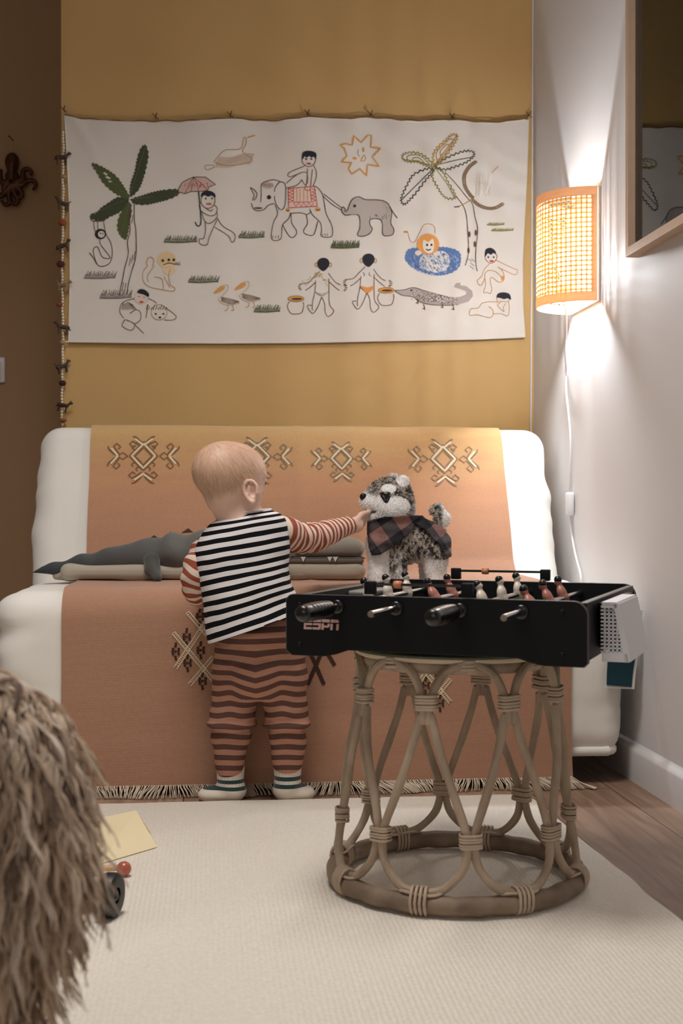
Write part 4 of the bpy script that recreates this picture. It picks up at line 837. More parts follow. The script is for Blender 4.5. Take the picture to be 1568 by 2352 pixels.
MB().tube([K(x, 1276+0.25*abs(x-760)*0.12, -0.0475) for x in range(668, 832, 8)]+[K(838, 1283, -0.040)], 0.0012, 6).build('mouth_seam', M('black_thread', (30, 28, 28), 0.9), croc)
for x in (696, 757, 770):
    a = K(x-6, 1279, -0.0495); b_ = K(x+6, 1279, -0.0495); c = K(x, 1291, -0.0495); d = Vector((0, 0.003, 0))
    obj('tooth', ([a, b_, c, a+d, b_+d, c+d], [(0, 2, 1), (3, 4, 5), (0, 1, 4, 3), (1, 2, 5, 4), (2, 0, 3, 5)]), M('white_felt', (214, 212, 206), 0.95), croc, False)
for x in (690, 712): obj('eye', lathe([(0.0005, -0.004), (0.005, 0), (0.0005, 0.004)], 12), M('black_glossy', (12, 12, 14), 0.15), croc).location = K(x, 1236, -0.012 if x < 700 else 0.02)
for x, y in ((352, 1238), (390, 1230), (430, 1222), (480, 1220), (530, 1220)):
    a = K(x-15, y+3); b_ = K(x+14, y+1); c = K(x+2, y-9); q = Vector((0, 0.005, 0)); obj('back_spike', ([a-q, b_-q, c, a+q, b_+q], [(0, 1, 2), (3, 2, 4), (0, 2, 3), (1, 4, 2), (0, 3, 4, 1)]), M('dark_spike_felt', (66, 52, 44), 0.95), croc, False)
for x, L in ((348, [(348, 1288, 0.020, -0.04), (350, 1308, 0.017, -0.055), (362, 1326, 0.011, -0.085)]), (640, [(640, 1290, 0.02, -0.04), (640, 1308, 0.017, -0.055), (655, 1322, 0.012, -0.08)])):
    o = solid('leg', chain(L), 0.0035, M('dark_leg_plush', (74, 74, 72), 0.9, sheen=0.3), croc)

# ================================================================ PLUSH HUSKY
DZ = 3.05; hf = Frame(930, DZ, SEAT+0.009)
dog = thing('plush_husky', 'stuffed grey and white husky dog in a plaid scarf standing on the sofa', 'soft toy', hf.loc, -TH)
def H(x, y, d=0.0): return hf.p(x, y, DZ+d)
pr_ = [ell(H(893, 1150), (0.056, 0.052, 0.054), k=0.012), ell(H(903, 1168, -0.012), (0.046, 0.046, 0.034), k=0.015), cone(H(872, 1153, -0.01), H(846, 1152, -0.018), 0.030, 0.021, 0.012), ell(H(858, 1183, -0.012), (0.024, 0.022, 0.015), k=0.004),
       cone(H(922, 1125, -0.010), H(926, 1104, -0.012), 0.020, 0.013, 0.008), cone(H(900, 1118, 0.035), H(903, 1100, 0.038), 0.018, 0.012, 0.008),
       cone(H(900, 1200), H(905, 1245, 0.0), 0.045, 0.050, 0.02), cone(H(905, 1240), H(985, 1250, 0.01), 0.048, 0.046, 0.02), ell(H(875, 1255, -0.005), (0.036, 0.04, 0.040), k=0.02),
       cone(H(872, 1280, -0.020), H(868, 1330, -0.022), 0.026, 0.025, 0.012), cone(H(912, 1280, -0.034), H(914, 1330, -0.040), 0.020, 0.019, 0.010), cone(H(905, 1280, 0.03), H(905, 1330, 0.03), 0.024, 0.023, 0.010),
       cone(H(998, 1272, -0.022), H(1002, 1330, -0.024), 0.029, 0.023, 0.015), cone(H(985, 1275, 0.035), H(985, 1330, 0.035), 0.026, 0.022, 0.015),
       cone(H(1000, 1222, 0.0), H(1016, 1192, 0.0), 0.013, 0.017, 0.010), cone(H(1016, 1192), H(1006, 1170), 0.017, 0.013, 0.008), cone(H(1006, 1170), H(996, 1172), 0.012, 0.009, 0.005),
       dict(ell(H(842, 1175, -0.02), (0.030, 0.024, 0.0045), k=0.005), op='s')]
m_fur = M('husky_plush', (200, 196, 190), 0.95, attr='col', sheen=0.4, bump=(260, 0.5, 0.002))
dbody = solid('body', pr_, 0.0026, m_fur, dog); P = co(dbody); N = normals(dbody)
move(dbody, lambda P, N: P+N*(0.0012*nz3(P, 60, 2))[:, None]); P = co(dbody)
wht = np.array(lin((244, 242, 240))[:3]); 
def pxy(P): z = P[:, 1]+hf.b.y; return (P[:, 0]+hf.b.x)*FPX/z+784, HZ-(P[:, 2]+hf.b.z-CH)*FPX/z
X, Y = pxy(P); nn = nz3(P*np.array([1, 1, 0.6]), 210, 4)*0.9+nz3(P, 60, 7)*0.5
g = np.zeros(len(P))
def blob(cx, cy, rx, ry): return np.clip(1.3-np.hypot((X-cx)/rx, (Y-cy)/ry), 0, 1)*2
g = np.maximum(g, blob(895, 1118, 52, 24)); g = np.maximum(g, blob(930, 1145, 20, 42)); g = np.maximum(g, blob(955, 1240, 62, 46)); g = np.maximum(g, blob(900, 1275, 22, 60)*0.6*(X > 895)); g = np.maximum(g, blob(1012, 1265, 26, 48)); g = np.maximum(g, blob(1000, 1185, 16, 30)); g = np.maximum(g, blob(935, 1290, 16, 30))
g = np.where((Y > 1285) & ((X < 895) | (X > 935)), g*0.15, g); g = np.where(np.hypot((X-893)/18, (Y-1122)/11) < 1, 0, g); g = np.where(np.hypot((X-910)/32, (Y-1163)/24) < 1, 0, g); g = np.where(np.hypot((X-860)/30, (Y-1160)/24) < 1, 0, g); g = np.where(np.hypot((X-926)/17, (Y-1100)/18) < 1, 0, g); g = np.where((X > 1016) & (Y < 1215), 0, g)
g = np.clip(g, 0, 1); C = np.tile(wht, (len(P), 1)); dk = np.array(lin((46, 42, 42))[:3]); br_ = np.array(lin((150, 128, 106))[:3]); md = np.array(lin((196, 186, 176))[:3])
sel = np.where(nn > 0.12, 0, np.where(nn > -0.02, 1, 2)); pal = np.stack([dk, br_, md]); C = C*(1-g[:, None])+pal[sel]*g[:, None]; cattr(dbody, C)
blades('fur', dbody, 22000, 0.0060, 0.0006, m_fur, dog, C, mask=(g > 0.12), droop=0.2, jit=0.45)
blades('white_fur', dbody, 16000, 0.0030, 0.0005, m_fur, dog, C, mask=(g <= 0.12), droop=0.3, jit=0.35)
m_bg = M('black_glossy', (12, 12, 14), 0.15)
solid('nose', [ell(H(834, 1141, -0.030), (0.0085, 0.007, 0.0085), k=0.002)], 0.0015, m_bg, dog)
def pl2(name, pts, d, th, m, parent, off=0.004):                     # patch following the head's surface
    return None
ep = [(872, 1133), (896, 1131), (893, 1150), (884, 1155)]; dirn = 1
from mathutils.bvhtree import BVHTree
bv = BVHTree.FromPolygons([Vector(p) for p in co(dbody)], [tuple(q.vertices) for q in dbody.data.polygons])
def hit(fr, zc0, x, y, tree, off=0.0):                               # first surface point seen along the row and column
    o_ = Vector((0, 0, CH))-fr.b; d_ = Vector(((x-784)/FPX, 1, (HZ-y)/FPX)).normalized(); r = tree.ray_cast(o_, d_)
    return (r[0]+r[1]*off, r[1]) if r[0] is not None else (o_+d_*zc0, -d_)
def patch(name, poly, fr, zc0, tree, off, m, parent, step=2.0, inner=0.002):
    P = crom([Vector((*p, 0)) for p in poly], 5, True); cx = sum(p.x for p in P)/len(P); cy = sum(p.y for p in P)/len(P); n = len(P); v = [hit(fr, zc0, cx, cy, tree, off)[0]]; f = []
    R_ = 5
    for r in range(1, R_+1):
        for p in P: v.append(hit(fr, zc0, cx+(p.x-cx)*r/R_, cy+(p.y-cy)*r/R_, tree, off if r < R_ else inner*0)[0])
    for k in range(n): f.append((0, 1+k, 1+(k+1) % n))
    for r in range(R_-1):
        for k in range(n): a = 1+r*n+k; b_ = 1+r*n+(k+1) % n; f.append((a, a+n, b_+n, b_))
    return obj(name, (v, f), m, parent)
patch('eye', ep, hf, DZ, bv, 0.0035, m_bg, dog)
for x, y in ((881, 1141), (890, 1149)): obj('eye_glint', lathe([(0.0001, -0.0008), (0.0011, 0), (0.0001, 0.0008)], 8), M('white_thread', (235, 235, 235), 0.4), dog).location = hit(hf, DZ, x, y, bv, 0.004)[0]
# plaid scarf: a shell round the neck and over the back, cut to its own outline
def poly_sd(P2, poly):
    d = np.full(P2.shape[:-1], 1e9); s = np.ones(P2.shape[:-1]); n = len(poly)
    for i in range(n):
        a = np.array(poly[i]); b_ = np.array(poly[i-1]); e = b_-a; w = P2-a; t = np.clip((w@e)/(e@e), 0, 1); q = w-t[..., None]*e; d = np.minimum(d, (q**2).sum(-1))
        c1 = P2[..., 1] >= a[1]; c2 = P2[..., 1] < b_[1]; c3 = e[0]*w[..., 1] > e[1]*w[..., 0]; fl = (c1 & c2 & c3) | (~c1 & ~c2 & ~c3); s = np.where(fl, -s, s)
    return s*np.sqrt(d)
def shell(polys, o1):
    P_ = [[(H(x, y).x, H(x, y).z) for x, y in poly] for poly in polys]
    def clip(g, F):
        q = np.stack([g[..., 0], g[..., 2]], -1); r = np.minimum.reduce([poly_sd(q, p) for p in P_])
        w = 0.002*np.sin(g[..., 0]*130+g[..., 2]*60)+0.0015*np.sin(g[..., 2]*210)
        A = F-o1-w; B = -(F-o1+0.0045-w); return np.maximum(np.maximum(A, B), r)
    return clip
bp_ = [p for p in pr_[:-1]]; bp_ = [p for i, p in enumerate(bp_) if i not in (2, 3, 4, 5)]
m_pl = bpy.data.materials.new('plaid_cotton'); m_pl.use_nodes = True; nt = m_pl.node_tree; b = nt.nodes['Principled BSDF']; b.inputs['Roughness'].default_value = 0.85
tc = node(nt, 'ShaderNodeTexCoord'); mp = node(nt, 'ShaderNodeMapping'); mp.inputs['Rotation'].default_value = (0, 0.6, 0); nt.links.new(tc.outputs['Object'], mp.inputs[0]); sx = node(nt, 'ShaderNodeSeparateXYZ'); nt.links.new(mp.outputs[0], sx.inputs[0])
def band(ax, off):
    m1 = node(nt, 'ShaderNodeMath', operation='MULTIPLY_ADD'); nt.links.new(sx.outputs[ax], m1.inputs[0]); m1.inputs[1].default_value = 1/0.066; m1.inputs[2].default_value = off
    m2 = node(nt, 'ShaderNodeMath', operation='FRACT'); nt.links.new(m1.outputs[0], m2.inputs[0]); m3 = node(nt, 'ShaderNodeMath', operation='GREATER_THAN'); nt.links.new(m2.outputs[0], m3.inputs[0]); m3.inputs[1].default_value = 0.5; return m3.outputs[0]
s2 = node(nt, 'ShaderNodeMath', operation='ADD'); nt.links.new(band(0, 0.1), s2.inputs[0]); nt.links.new(band(2, 0.35), s2.inputs[1]); dv = node(nt, 'ShaderNodeMath', operation='MULTIPLY'); nt.links.new(s2.outputs[0], dv.inputs[0]); dv.inputs[1].default_value = 0.5
rp = node(nt, 'ShaderNodeValToRGB'); rp.color_ramp.interpolation = 'CONSTANT'; e = rp.color_ramp.elements; e[0].position = 0; e[0].color = lin((136, 98, 90)); e[1].position = 0.75; e[1].color = lin((16, 16, 22)); q = e.new(0.3); q.color = lin((66, 60, 62))
nt.links.new(dv.outputs[0], rp.inputs[0]); nt.links.new(rp.outputs[0], b.inputs['Base Color'])
solid('plaid_scarf', bp_, 0.0028, m_pl, dog, clip=shell([[(842, 1196), (880, 1186), (905, 1186), (935, 1180), (952, 1190), (952, 1200), (942, 1220), (905, 1252), (872, 1272), (852, 1275), (844, 1254)]], 0.011))
solid('plaid_cape', [p for i, p in enumerate(bp_) if i not in (len(bp_)-1, len(bp_)-2, len(bp_)-3)], 0.0028, m_pl, dog, clip=shell([[(940, 1183), (975, 1184), (1010, 1205), (1034, 1235), (1034, 1278), (1020, 1280), (1000, 1245), (975, 1218), (945, 1200)]], 0.012))

# ================================================================ RATTAN STOOL
sf = Vector((0.190, 2.172, 0)); ang0 = math.radians(2)
stool = thing('rattan_stool', 'round rattan stool of looped canes carrying the black football game', 'stool', Rv*sf.x+Fv*sf.y+Vector((0, 0, RZ+0.001)), -TH)
m_rat = M('weathered_rattan', (150, 130, 110), 0.6, var=(34, 0.6), c2=(188, 168, 146), bump=(90, 0.25, 0.001), stretch=(1, 1, 0.35))
m_rat2 = M('dark_rattan', (108, 90, 74), 0.6, var=(26, 0.5), c2=(152, 132, 112), bump=(80, 0.3, 0.001))
m_bind = M('pale_cane_binding', (178, 158, 138), 0.55, var=(60, 0.4), c2=(198, 178, 156))
ST = 0.380                                                             # underside of the table top above the rug
def SP(phi, r, z): return Vector((r*math.sin(phi), -r*math.cos(phi), z))
def rad(z): return 0.200-(0.200-0.158)*min(1, max(0, z/ST))**0.9
MB().tube([SP(2*PI*i/72, 0.201+0.0015*math.sin(i*1.7), 0.0165) for i in range(72)], [0.0150+0.0008*math.sin(i*2.1) for i in range(72)], 14, True).build('base_ring', m_rat2, stool)
MB().tube([SP(2*PI*i/60, 0.150, ST-0.010) for i in range(60)], 0.010, 12, True).build('top_ring', m_rat, stool)
obj('seat_disc', lathe([(0.001, ST-0.002), (0.163, ST-0.002), (0.168, ST+0.001), (0.168, ST+0.005), (0.163, ST+0.008), (0.001, ST+0.008)], 64), M('pale_wood_disc', (206, 190, 168), 0.6, var=(10, 0.4)), stool, auto=30)
NL = 8; dp = 2*PI/NL; ZL, ZU = 0.112, 0.318; CR_ = 0.0069
bindlist = []
for k in range(NL):
    c = ang0+dp*(k+0.5)                                               # loop centre; side ties at +-dp/2
    L = []
    for s_ in (-1, 1):
        side = [(0.055*s_, 0.345, -0.004), (0.06*s_, 0.30, 0), (0.135*s_, 0.26, 0), (0.25*s_, 0.21, 0), (0.36*s_, 0.165, 0), (0.45*s_, 0.125, 0.0), (0.465*s_, 0.10, 0.0), (0.415*s_, 0.07, 0.0), (0.27*s_, 0.045, 0.0), (0.12*s_, 0.034, 0.0)]
        side = side[1:]
        L.append([SP(c+dp*a, rad(z)+0.003+0.0015*math.sin(k*5+z*40), z) for a, z, _ in side])
    pts = L[0]+L[1][::-1]; P_ = crom(pts, 4)
    MB().tube(P_, [CR_*(1+0.05*math.sin(i*0.7+k)) for i in range(len(P_))], 9).build('cane_loop', m_rat, stool)
    # upper arch between the upper ties at c and c+dp
    A = [(0.03, 0.285), (0.045, 0.318), (0.13, 0.350), (0.27, 0.370), (0.5, 0.380), (0.73, 0.370), (0.87, 0.350), (0.955, 0.318), (0.97, 0.285)]
    P_ = crom([SP(c+dp*a, rad(z)+0.004, z) for a, z in A], 4); MB().tube(P_, [CR_*(1+0.05*math.sin(i*0.9+k)) for i in range(len(P_))], 9).build('cane_arch', m_rat, stool)
    def bind(phi, z, wdt, hgt, r0, turns, name='binding'):
        m_ = MB(); 
        for t in range(turns):
            zz = z+hgt*(t/(turns-1)-0.5)+0.0008*math.sin(t*3+k); P2 = []
            for i in range(20):
                a = 2*PI*i/20; ca, sa = math.cos(a), math.sin(a); x = math.copysign(abs(ca)**0.6, ca)*wdt; y = math.copysign(abs(sa)**0.6, sa)*0.0105; P2.append(SP(phi, r0-y, zz)+Vector((math.cos(phi), math.sin(phi), 0))*x+Vector((0, 0, 0.0008*ca)))
            m_.tube(P2, 0.0027, 6, True, flat=0.6)
        return m_.build(name, m_bind, stool)
    bind(c, ZU, 0.0165, 0.020, rad(ZU)+0.003, 5); bind(c+dp/2, ZL, 0.0165, 0.019, rad(ZL)+0.003, 5)
    m_ = MB()                                                         # lashing of loop to base ring
    for t in range(4):
        a0 = c+(t-1.5)*0.034; P2 = [SP(a0+0.004*math.sin(i), 0.202+0.0165*math.cos(2*PI*i/16), 0.022+0.021*math.sin(2*PI*i/16)+0.0002) for i in range(16)]; P2 = [Vector((p.x, p.y, max(0.0015, p.z))) for p in P2]; m_.tube(P2, 0.0026, 6, True)
    m_.build('binding', m_bind, stool); m_ = MB(); P2 = [SP(c+0.17*math.cos(2*PI*i/18), rad(0.034)+0.004+0.0115*math.sin(2*PI*i/18), 0.034+0.0015*math.cos(i)) for i in range(18)]; m_.tube(P2, 0.0024, 6, True).build('binding', m_bind, stool)
    bind(c+dp/2, 0.376, 0.012, 0.012, rad(0.376)-0.001, 3)

# ================================================================ TABLE FOOTBALL
AA = 1.90; FL = Vector((-0.0436*AA, 1.10*AA, 0)); WV = Vector((0.2273, -0.10, 0))*AA; DV = Vector((0.0926, 0.254, 0))*AA
DV = (DV - WV*(DV.dot(WV)/WV.dot(WV))*0.85); LW, LD = WV.length, DV.length; wx, dy_ = WV.normalized(), DV.normalized()
wx = Matrix.Rotation(math.radians(2.8), 3, 'Z') @ wx; dy_ = Vector((-wx.y, wx.x, 0)); LD *= 0.91; DV = dy_*LD; ZB = RZ+ST+0.0105; BH = 0.091; ctr = FL+wx*LW/2+DV/2+Vector((0, -0.012, 0))
phi_t = math.atan2(wx.y, wx.x)
tab = thing('table_football', 'small black tabletop football game standing on the rattan stool', 'table football', Rv*ctr.x+Fv*ctr.y+Vector((0, 0, ZB)), -TH+phi_t)
# local axes: x along the front, y away from the camera; origin at the centre of the underside
hx, hy = LW/2, LD/2
m_blk = M('black_laminate', (11, 11, 15), 0.5, bump=(30, 0.03), spec=0.25); m_edge = M('grey_edge', (92, 88, 86), 0.5); m_chr = M('chrome_rod', (205, 203, 200), 0.18, 1.0)  # edge material is a lighter grey than the laminate
def side_panel(name, y, sgn):
    Z0, Z1 = -0.004, BH+0.002; R_ = 0.012; pts = []
    W2 = hx+0.004
    pts += [(-W2+0.010, Z0), (-W2+0.065, Z0), (-W2+0.085, Z0+0.004), (-W2+0.105, Z0+0.011), (W2-0.105, Z0+0.010), (W2-0.085, Z0+0.004), (W2-0.065, Z0), (W2-0.006, Z0), (W2, Z0+0.006)]
    for k in range(7): a = PI/2*k/6; pts.append((W2-0.022+0.022*math.cos(a), Z1-0.022+0.022*math.sin(a)))
    for k in range(7): a = PI/2+PI/2*k/6; pts.append((-W2+0.012+0.012*math.cos(a), Z1-0.012+0.012*math.sin(a)))
    pts.append((-W2, Z0+0.008)); pts = [Vector((x, 0, z)) for x, z in pts]; n = len(pts); t = 0.012; cen = Vector((0, 0, (Z0+Z1)/2)); v = []; f = []
    ins = [p+(cen-p).normalized()*0.0014 for p in pts]
    for ring, yy in ((ins, y-t/2), (pts, y-t/2+0.0014), (pts, y+t/2-0.0014), (ins, y+t/2)): v += [(p.x, yy, p.z) for p in ring]
    for r in range(3):
        for k in range(n): l = (k+1) % n; f.append((r*n+k, r*n+l, (r+1)*n+l, (r+1)*n+k))
    mi = [0 if r == 1 else 1 for r in range(3) for k in range(n)]; mi = [1 if r == 0 else 0 for r in range(3) for k in range(n)]
    f += [tuple(range(n))[::-1], tuple(range(3*n, 4*n))]; mi += [0, 0]
    return obj(name, (v, f), [m_blk, m_edge], tab, True, mi, 25)
side_panel('front_panel', -hy, -1); side_panel('back_panel', hy, 1)
for name, x in (('end_panel', -hx+0.006), ('end_panel', hx-0.006)):
    o = bevel_box(name, (x, 0, BH/2+0.001), (0.012, 2*hy-0.012, BH-0.004), 0.0012, [m_blk, m_edge], tab)
    for p in o.data.polygons:
        if p.normal.z > 0.5: p.material_index = 1
bevel_box('playing_field', (0, 0, 0.012), (2*hx-0.024, 2*hy-0.012, 0.008), 0.001, M('field_green', (30, 70, 46), 0.6), tab)
bevel_box('ball_return_tray', (-hx+0.030, 0.06, BH-0.012), (0.040, 0.12, 0.010), 0.004, M('grey_plastic', (128, 124, 118), 0.4), tab)
RZ_ = BH-0.016+0.0; rods = [0.18, 0.385, 0.60, 0.80]
m_wh = M('player_white_plastic', (226, 212, 198), 0.35); m_rd = M('player_pink_plastic', (176, 112, 98), 0.35); m_hr = M('black_player_hair', (18, 18, 20), 0.25)
def player(m):
    e_ = bpy.data.objects.new
    o = solid('player_figure', [ell((0, 0, 0.030), (0.0062, 0.0060, 0.0082), k=0.002), cone((0, 0, 0.024), (0, 0, 0.020), 0.0032, 0.004, 0.003), ell((0, 0, 0.010), (0.0080, 0.0120, 0.0130), k=0.004), ell((0, 0, 0.0), (0.0095, 0.0110, 0.0080), k=0.004), cone((0, 0, -0.004), (0.001, 0, -0.030), 0.0070, 0.0050, 0.004), ell((0.004, 0, -0.036), (0.0095, 0.0075, 0.005), k=0.004), ell((0.006, 0, 0.029), (0.002, 0.0014, 0.002), k=0.001)], 0.0014, m, tab)
    h_ = solid('hair', [ell((-0.0012, 0, 0.0335), (0.0068, 0.0068, 0.0066), k=0.001)], 0.0013, m_hr, o); return o
pw, pr2 = player(m_wh), player(m_rd); used_p = set()
def put(src, x, y, rot):
    if src.name in used_p: o = copy_tree(src, tab)
    else: o = src; used_p.add(src.name)
    o.location = (x, y, RZ_); o.rotation_euler = (0, rot, rng.uniform(-0.1, 0.1)+(PI if src is pr2 else 0)); return o
m_han = M('black_ribbed_plastic', (10, 10, 12), 0.28, coat=0.3)
for i, s_ in enumerate(rods):
    x = -hx+LW*s_; sgn = 1 if i % 2 == 0 else -1
    ylo = -hy-(0.055 if i % 2 == 0 else (0.125, 0.118)[i//2]); yhi = hy+(0.10 if i % 2 == 0 else 0.02)
    if i == 3: yhi = hy+0.03
    rod = bpy.data.objects.new('rod', None) if 0 else MB().tube([(x, ylo, RZ_), (x, ylo+0.002, RZ_), (x, yhi, RZ_)], [0.0048, 0.0052, 0.0052], 14).build('rod', m_chr, tab)
    for yy in (-hy-0.0085, hy+0.0085): obj('bushing', lathe([(0.0055, -0.0035), (0.0105, -0.0035), (0.0110, 0), (0.0095, 0.0035), (0.0055, 0.0035)], 20, 'Y', False), m_han, tab).location = (x, yy, RZ_)
    if i % 2 == 0:
        pf = []; L_ = 0.115; y1 = -hy-0.040
        for t in range(46):
            u = t/45; r = 0.0118+0.0022*math.sin(PI*u); r *= (0.72+0.28*min(1, u/0.06)) if u < 0.06 else 1
            if u > 0.94: r *= math.sqrt(max(0.02, 1-((u-0.94)/0.065)**2))
            r -= 0.0011 if (t % 5 == 0 and 6 < t < 40) else 0; pf.append((r, -u*L_))
        obj('handle', lathe(pf, 22, 'Y'), m_han, rod, auto=60).location = (x, y1, RZ_)
    else:
        obj('handle', lathe([(r, -z) for r, z in [(0.008, -0.03), (0.012, -0.035), (0.0135, -0.09), (0.011, -0.135), (0.004, -0.14)]], 22, 'Y'), m_han, rod, auto=60).location = (x, hy, RZ_)
PLY = [(0, 'w', (0.30, 0.51, 0.74)), (1, 'r', (0.44, 0.66)), (2, 'w', (0.28, 0.55, 0.80)), (3, 'r', (0.16, 0.42, 0.66))]
for i, c, ds in PLY:
    for j, d_ in enumerate(ds): put(pw if c == 'w' else pr2, -hx+LW*rods[i], -hy+LD*d_, 0.15*math.sin(i*3+j)+(0.5 if c == 'r' else -0.25))
# score counters above the long sides
def counter(x0, x1, y, mk):
    c = MB().tube([(x0, y, BH+0.020), (x1, y, BH+0.020)], 0.0022, 8).build('score_bar', m_han, tab)
    for x in (x0, x1): bevel_box('score_bar_block', (x, y, BH+0.0145), (0.018, 0.012, 0.021), 0.002, m_blk, c)
    obj('score_marker', lathe([(0.0022, -0.006), (0.0058, -0.006), (0.0062, 0), (0.0058, 0.006), (0.0022, 0.006)], 16, 'X', False), M('orange_marker', (206, 130, 96), 0.4), c).location = (mk, y, BH+0.020)
counter(-hx+LW*0.29, -hx+LW*0.62, -hy, -hx+LW*0.385); counter(-hx+LW*0.30, -hx+LW*0.66, hy, -hx+LW*0.42)
for x, z in ((hx-0.034, BH-0.014), (hx-0.034, 0.014), (-hx+0.02, BH-0.014), (-hx+0.02, 0.014)):
    obj('screw', lathe([(0.0003, 0), (0.003, 0.0004), (0.0036, 0.0016), (0.0036, 0.003)], 12, 'Y'), m_blk, tab).location = (x, -hy-0.0082, z)
# four letters on the front
m_pk = M('printed_pink_lettering', (206, 166, 158), 0.6); G0 = {'E': [((0, 0), (1, 0), (1, .22), (.25, .22), (.25, .40), (1, .40), (1, .60), (0, .60)), ((.02, .72), (1, .72), (1, 1), (.25, 1))], 'S': [((0, 0), (.85, 0), (1, .1), (1, .60), (0.05, .60), (0, .42), (.72, .42), (.72, .22), (0, .22)), ((.02, .72), (1, .72), (1, 1), (.1, 1))], 'P': [((0, 0), (.28, 0), (.28, .22), (.85, .22), (1, .35), (1, .60), (.72, .60), (.72, .42), (.28, .42), (.28, .60), (0, .60)), ((0, .72), (1, .72), (.95, 1), (0, 1))], 'N': [((0, 0), (.28, 0), (.28, .60), (0, .60)), ((.72, 0), (1, 0), (1, .60), (.72, .60)), ((0, .72), (1, .72), (1, .85), (.85, 1), (0, 1))]}
lv = MB(); lx0 = -hx+LW*0.045+0.006; lw, lh = 0.0138, 0.0165; zb = 0.038
for i, ch in enumerate('ESPN'):
    for poly in G0[ch]:
        P_ = [Vector((lx0+i*(lw+0.0012)+p[0]*lw+p[1]*0.001, -hy-0.0065, zb+p[1]*lh)) for p in poly]; tr_ = tessellate_polygon([P_]); lv.add(P_, [tuple(t) for t in tr_])
lv.build('lettering', m_pk, tab, smooth=False)
# goal net cage on the right end
m_goal = M('white_goal_plastic', (218, 216, 220), 0.4); gz0, gz1 = -0.001, BH-0.006; ya, yb_ = -hy+LD*0.14, -hy+LD*0.54; xg = hx+0.012
def gx_(z): return xg+0.040-0.018*(z-gz0)/(gz1-gz0)
for y in (ya, yb_):
    gl_ = MB()
    for z in np.linspace(gz0+0.014, gz1-0.004, 13): 
        gl_.box(((xg+gx_(z))/2-0.002, y, z), (gx_(z)-xg, 0.0022, 0.0024))
    for j in range(6):
        x = xg+0.004+j*0.0062
        zt = gz1 if x < gx_(gz1) else gz0+(gz1-gz0)*(xg+0.040-x)/0.018
        if zt > gz0+0.01: gl_.box((x, y, (gz0+zt)/2), (0.0024, 0.0022, zt-gz0))
    gl_.build('net_grid', m_goal, tab, smooth=False)

def quad_slab(name, p, th, m):
    n_ = (p[1]-p[0]).cross(p[3]-p[0]).normalized()*th; v = p+[q+n_ for q in p]; return obj(name, (v, [(0, 3, 2, 1), (4, 5, 6, 7), (0, 1, 5, 4), (1, 2, 6, 5), (2, 3, 7, 6), (3, 0, 4, 7)]), m, tab, False)
quad_slab('goal_back', [Vector((gx_(gz0), ya-0.003, gz0)), Vector((gx_(gz0), yb_+0.003, gz0)), Vector((gx_(gz1), yb_+0.003, gz1)), Vector((gx_(gz1), ya-0.003, gz1))], 0.003, m_goal)
quad_slab('goal_roof', [Vector((xg, ya-0.003, gz1)), Vector((gx_(gz1), ya-0.003, gz1)), Vector((gx_(gz1), yb_+0.003, gz1)), Vector((xg, yb_+0.003, gz1))], 0.003, m_goal)
for y in (ya, yb_):
    fm = MB()
    y += -0.001 if y == ya else 0.001
    fm.box(((xg+gx_(gz0))/2, y, gz0+0.006), (gx_(gz0)-xg, 0.003, 0.013))
    s_ = MB(); fm.add([(gx_(gz0)-0.006, y-0.0015, gz0), (gx_(gz0), y-0.0015, gz0), (gx_(gz1), y-0.0015, gz1), (gx_(gz1)-0.005, y-0.0015, gz1), (gx_(gz0)-0.006, y+0.0015, gz0), (gx_(gz0), y+0.0015, gz0), (gx_(gz1), y+0.0015, gz1), (gx_(gz1)-0.005, y+0.0015, gz1)], [(0, 1, 2, 3), (7, 6, 5, 4), (1, 5, 6, 2), (0, 3, 7, 4), (3, 2, 6, 7), (0, 4, 5, 1)]); fm.box(((xg+gx_(gz1))/2, y, gz1-0.003), (gx_(gz1)-xg, 0.003, 0.006)); fm.build('goal_frame', m_goal, tab, smooth=False)

bevel_box('goal_mount', (hx+0.007, 0, BH/2+0.004), (0.012, LD*0.56, BH-0.022), 0.001, m_blk, tab)

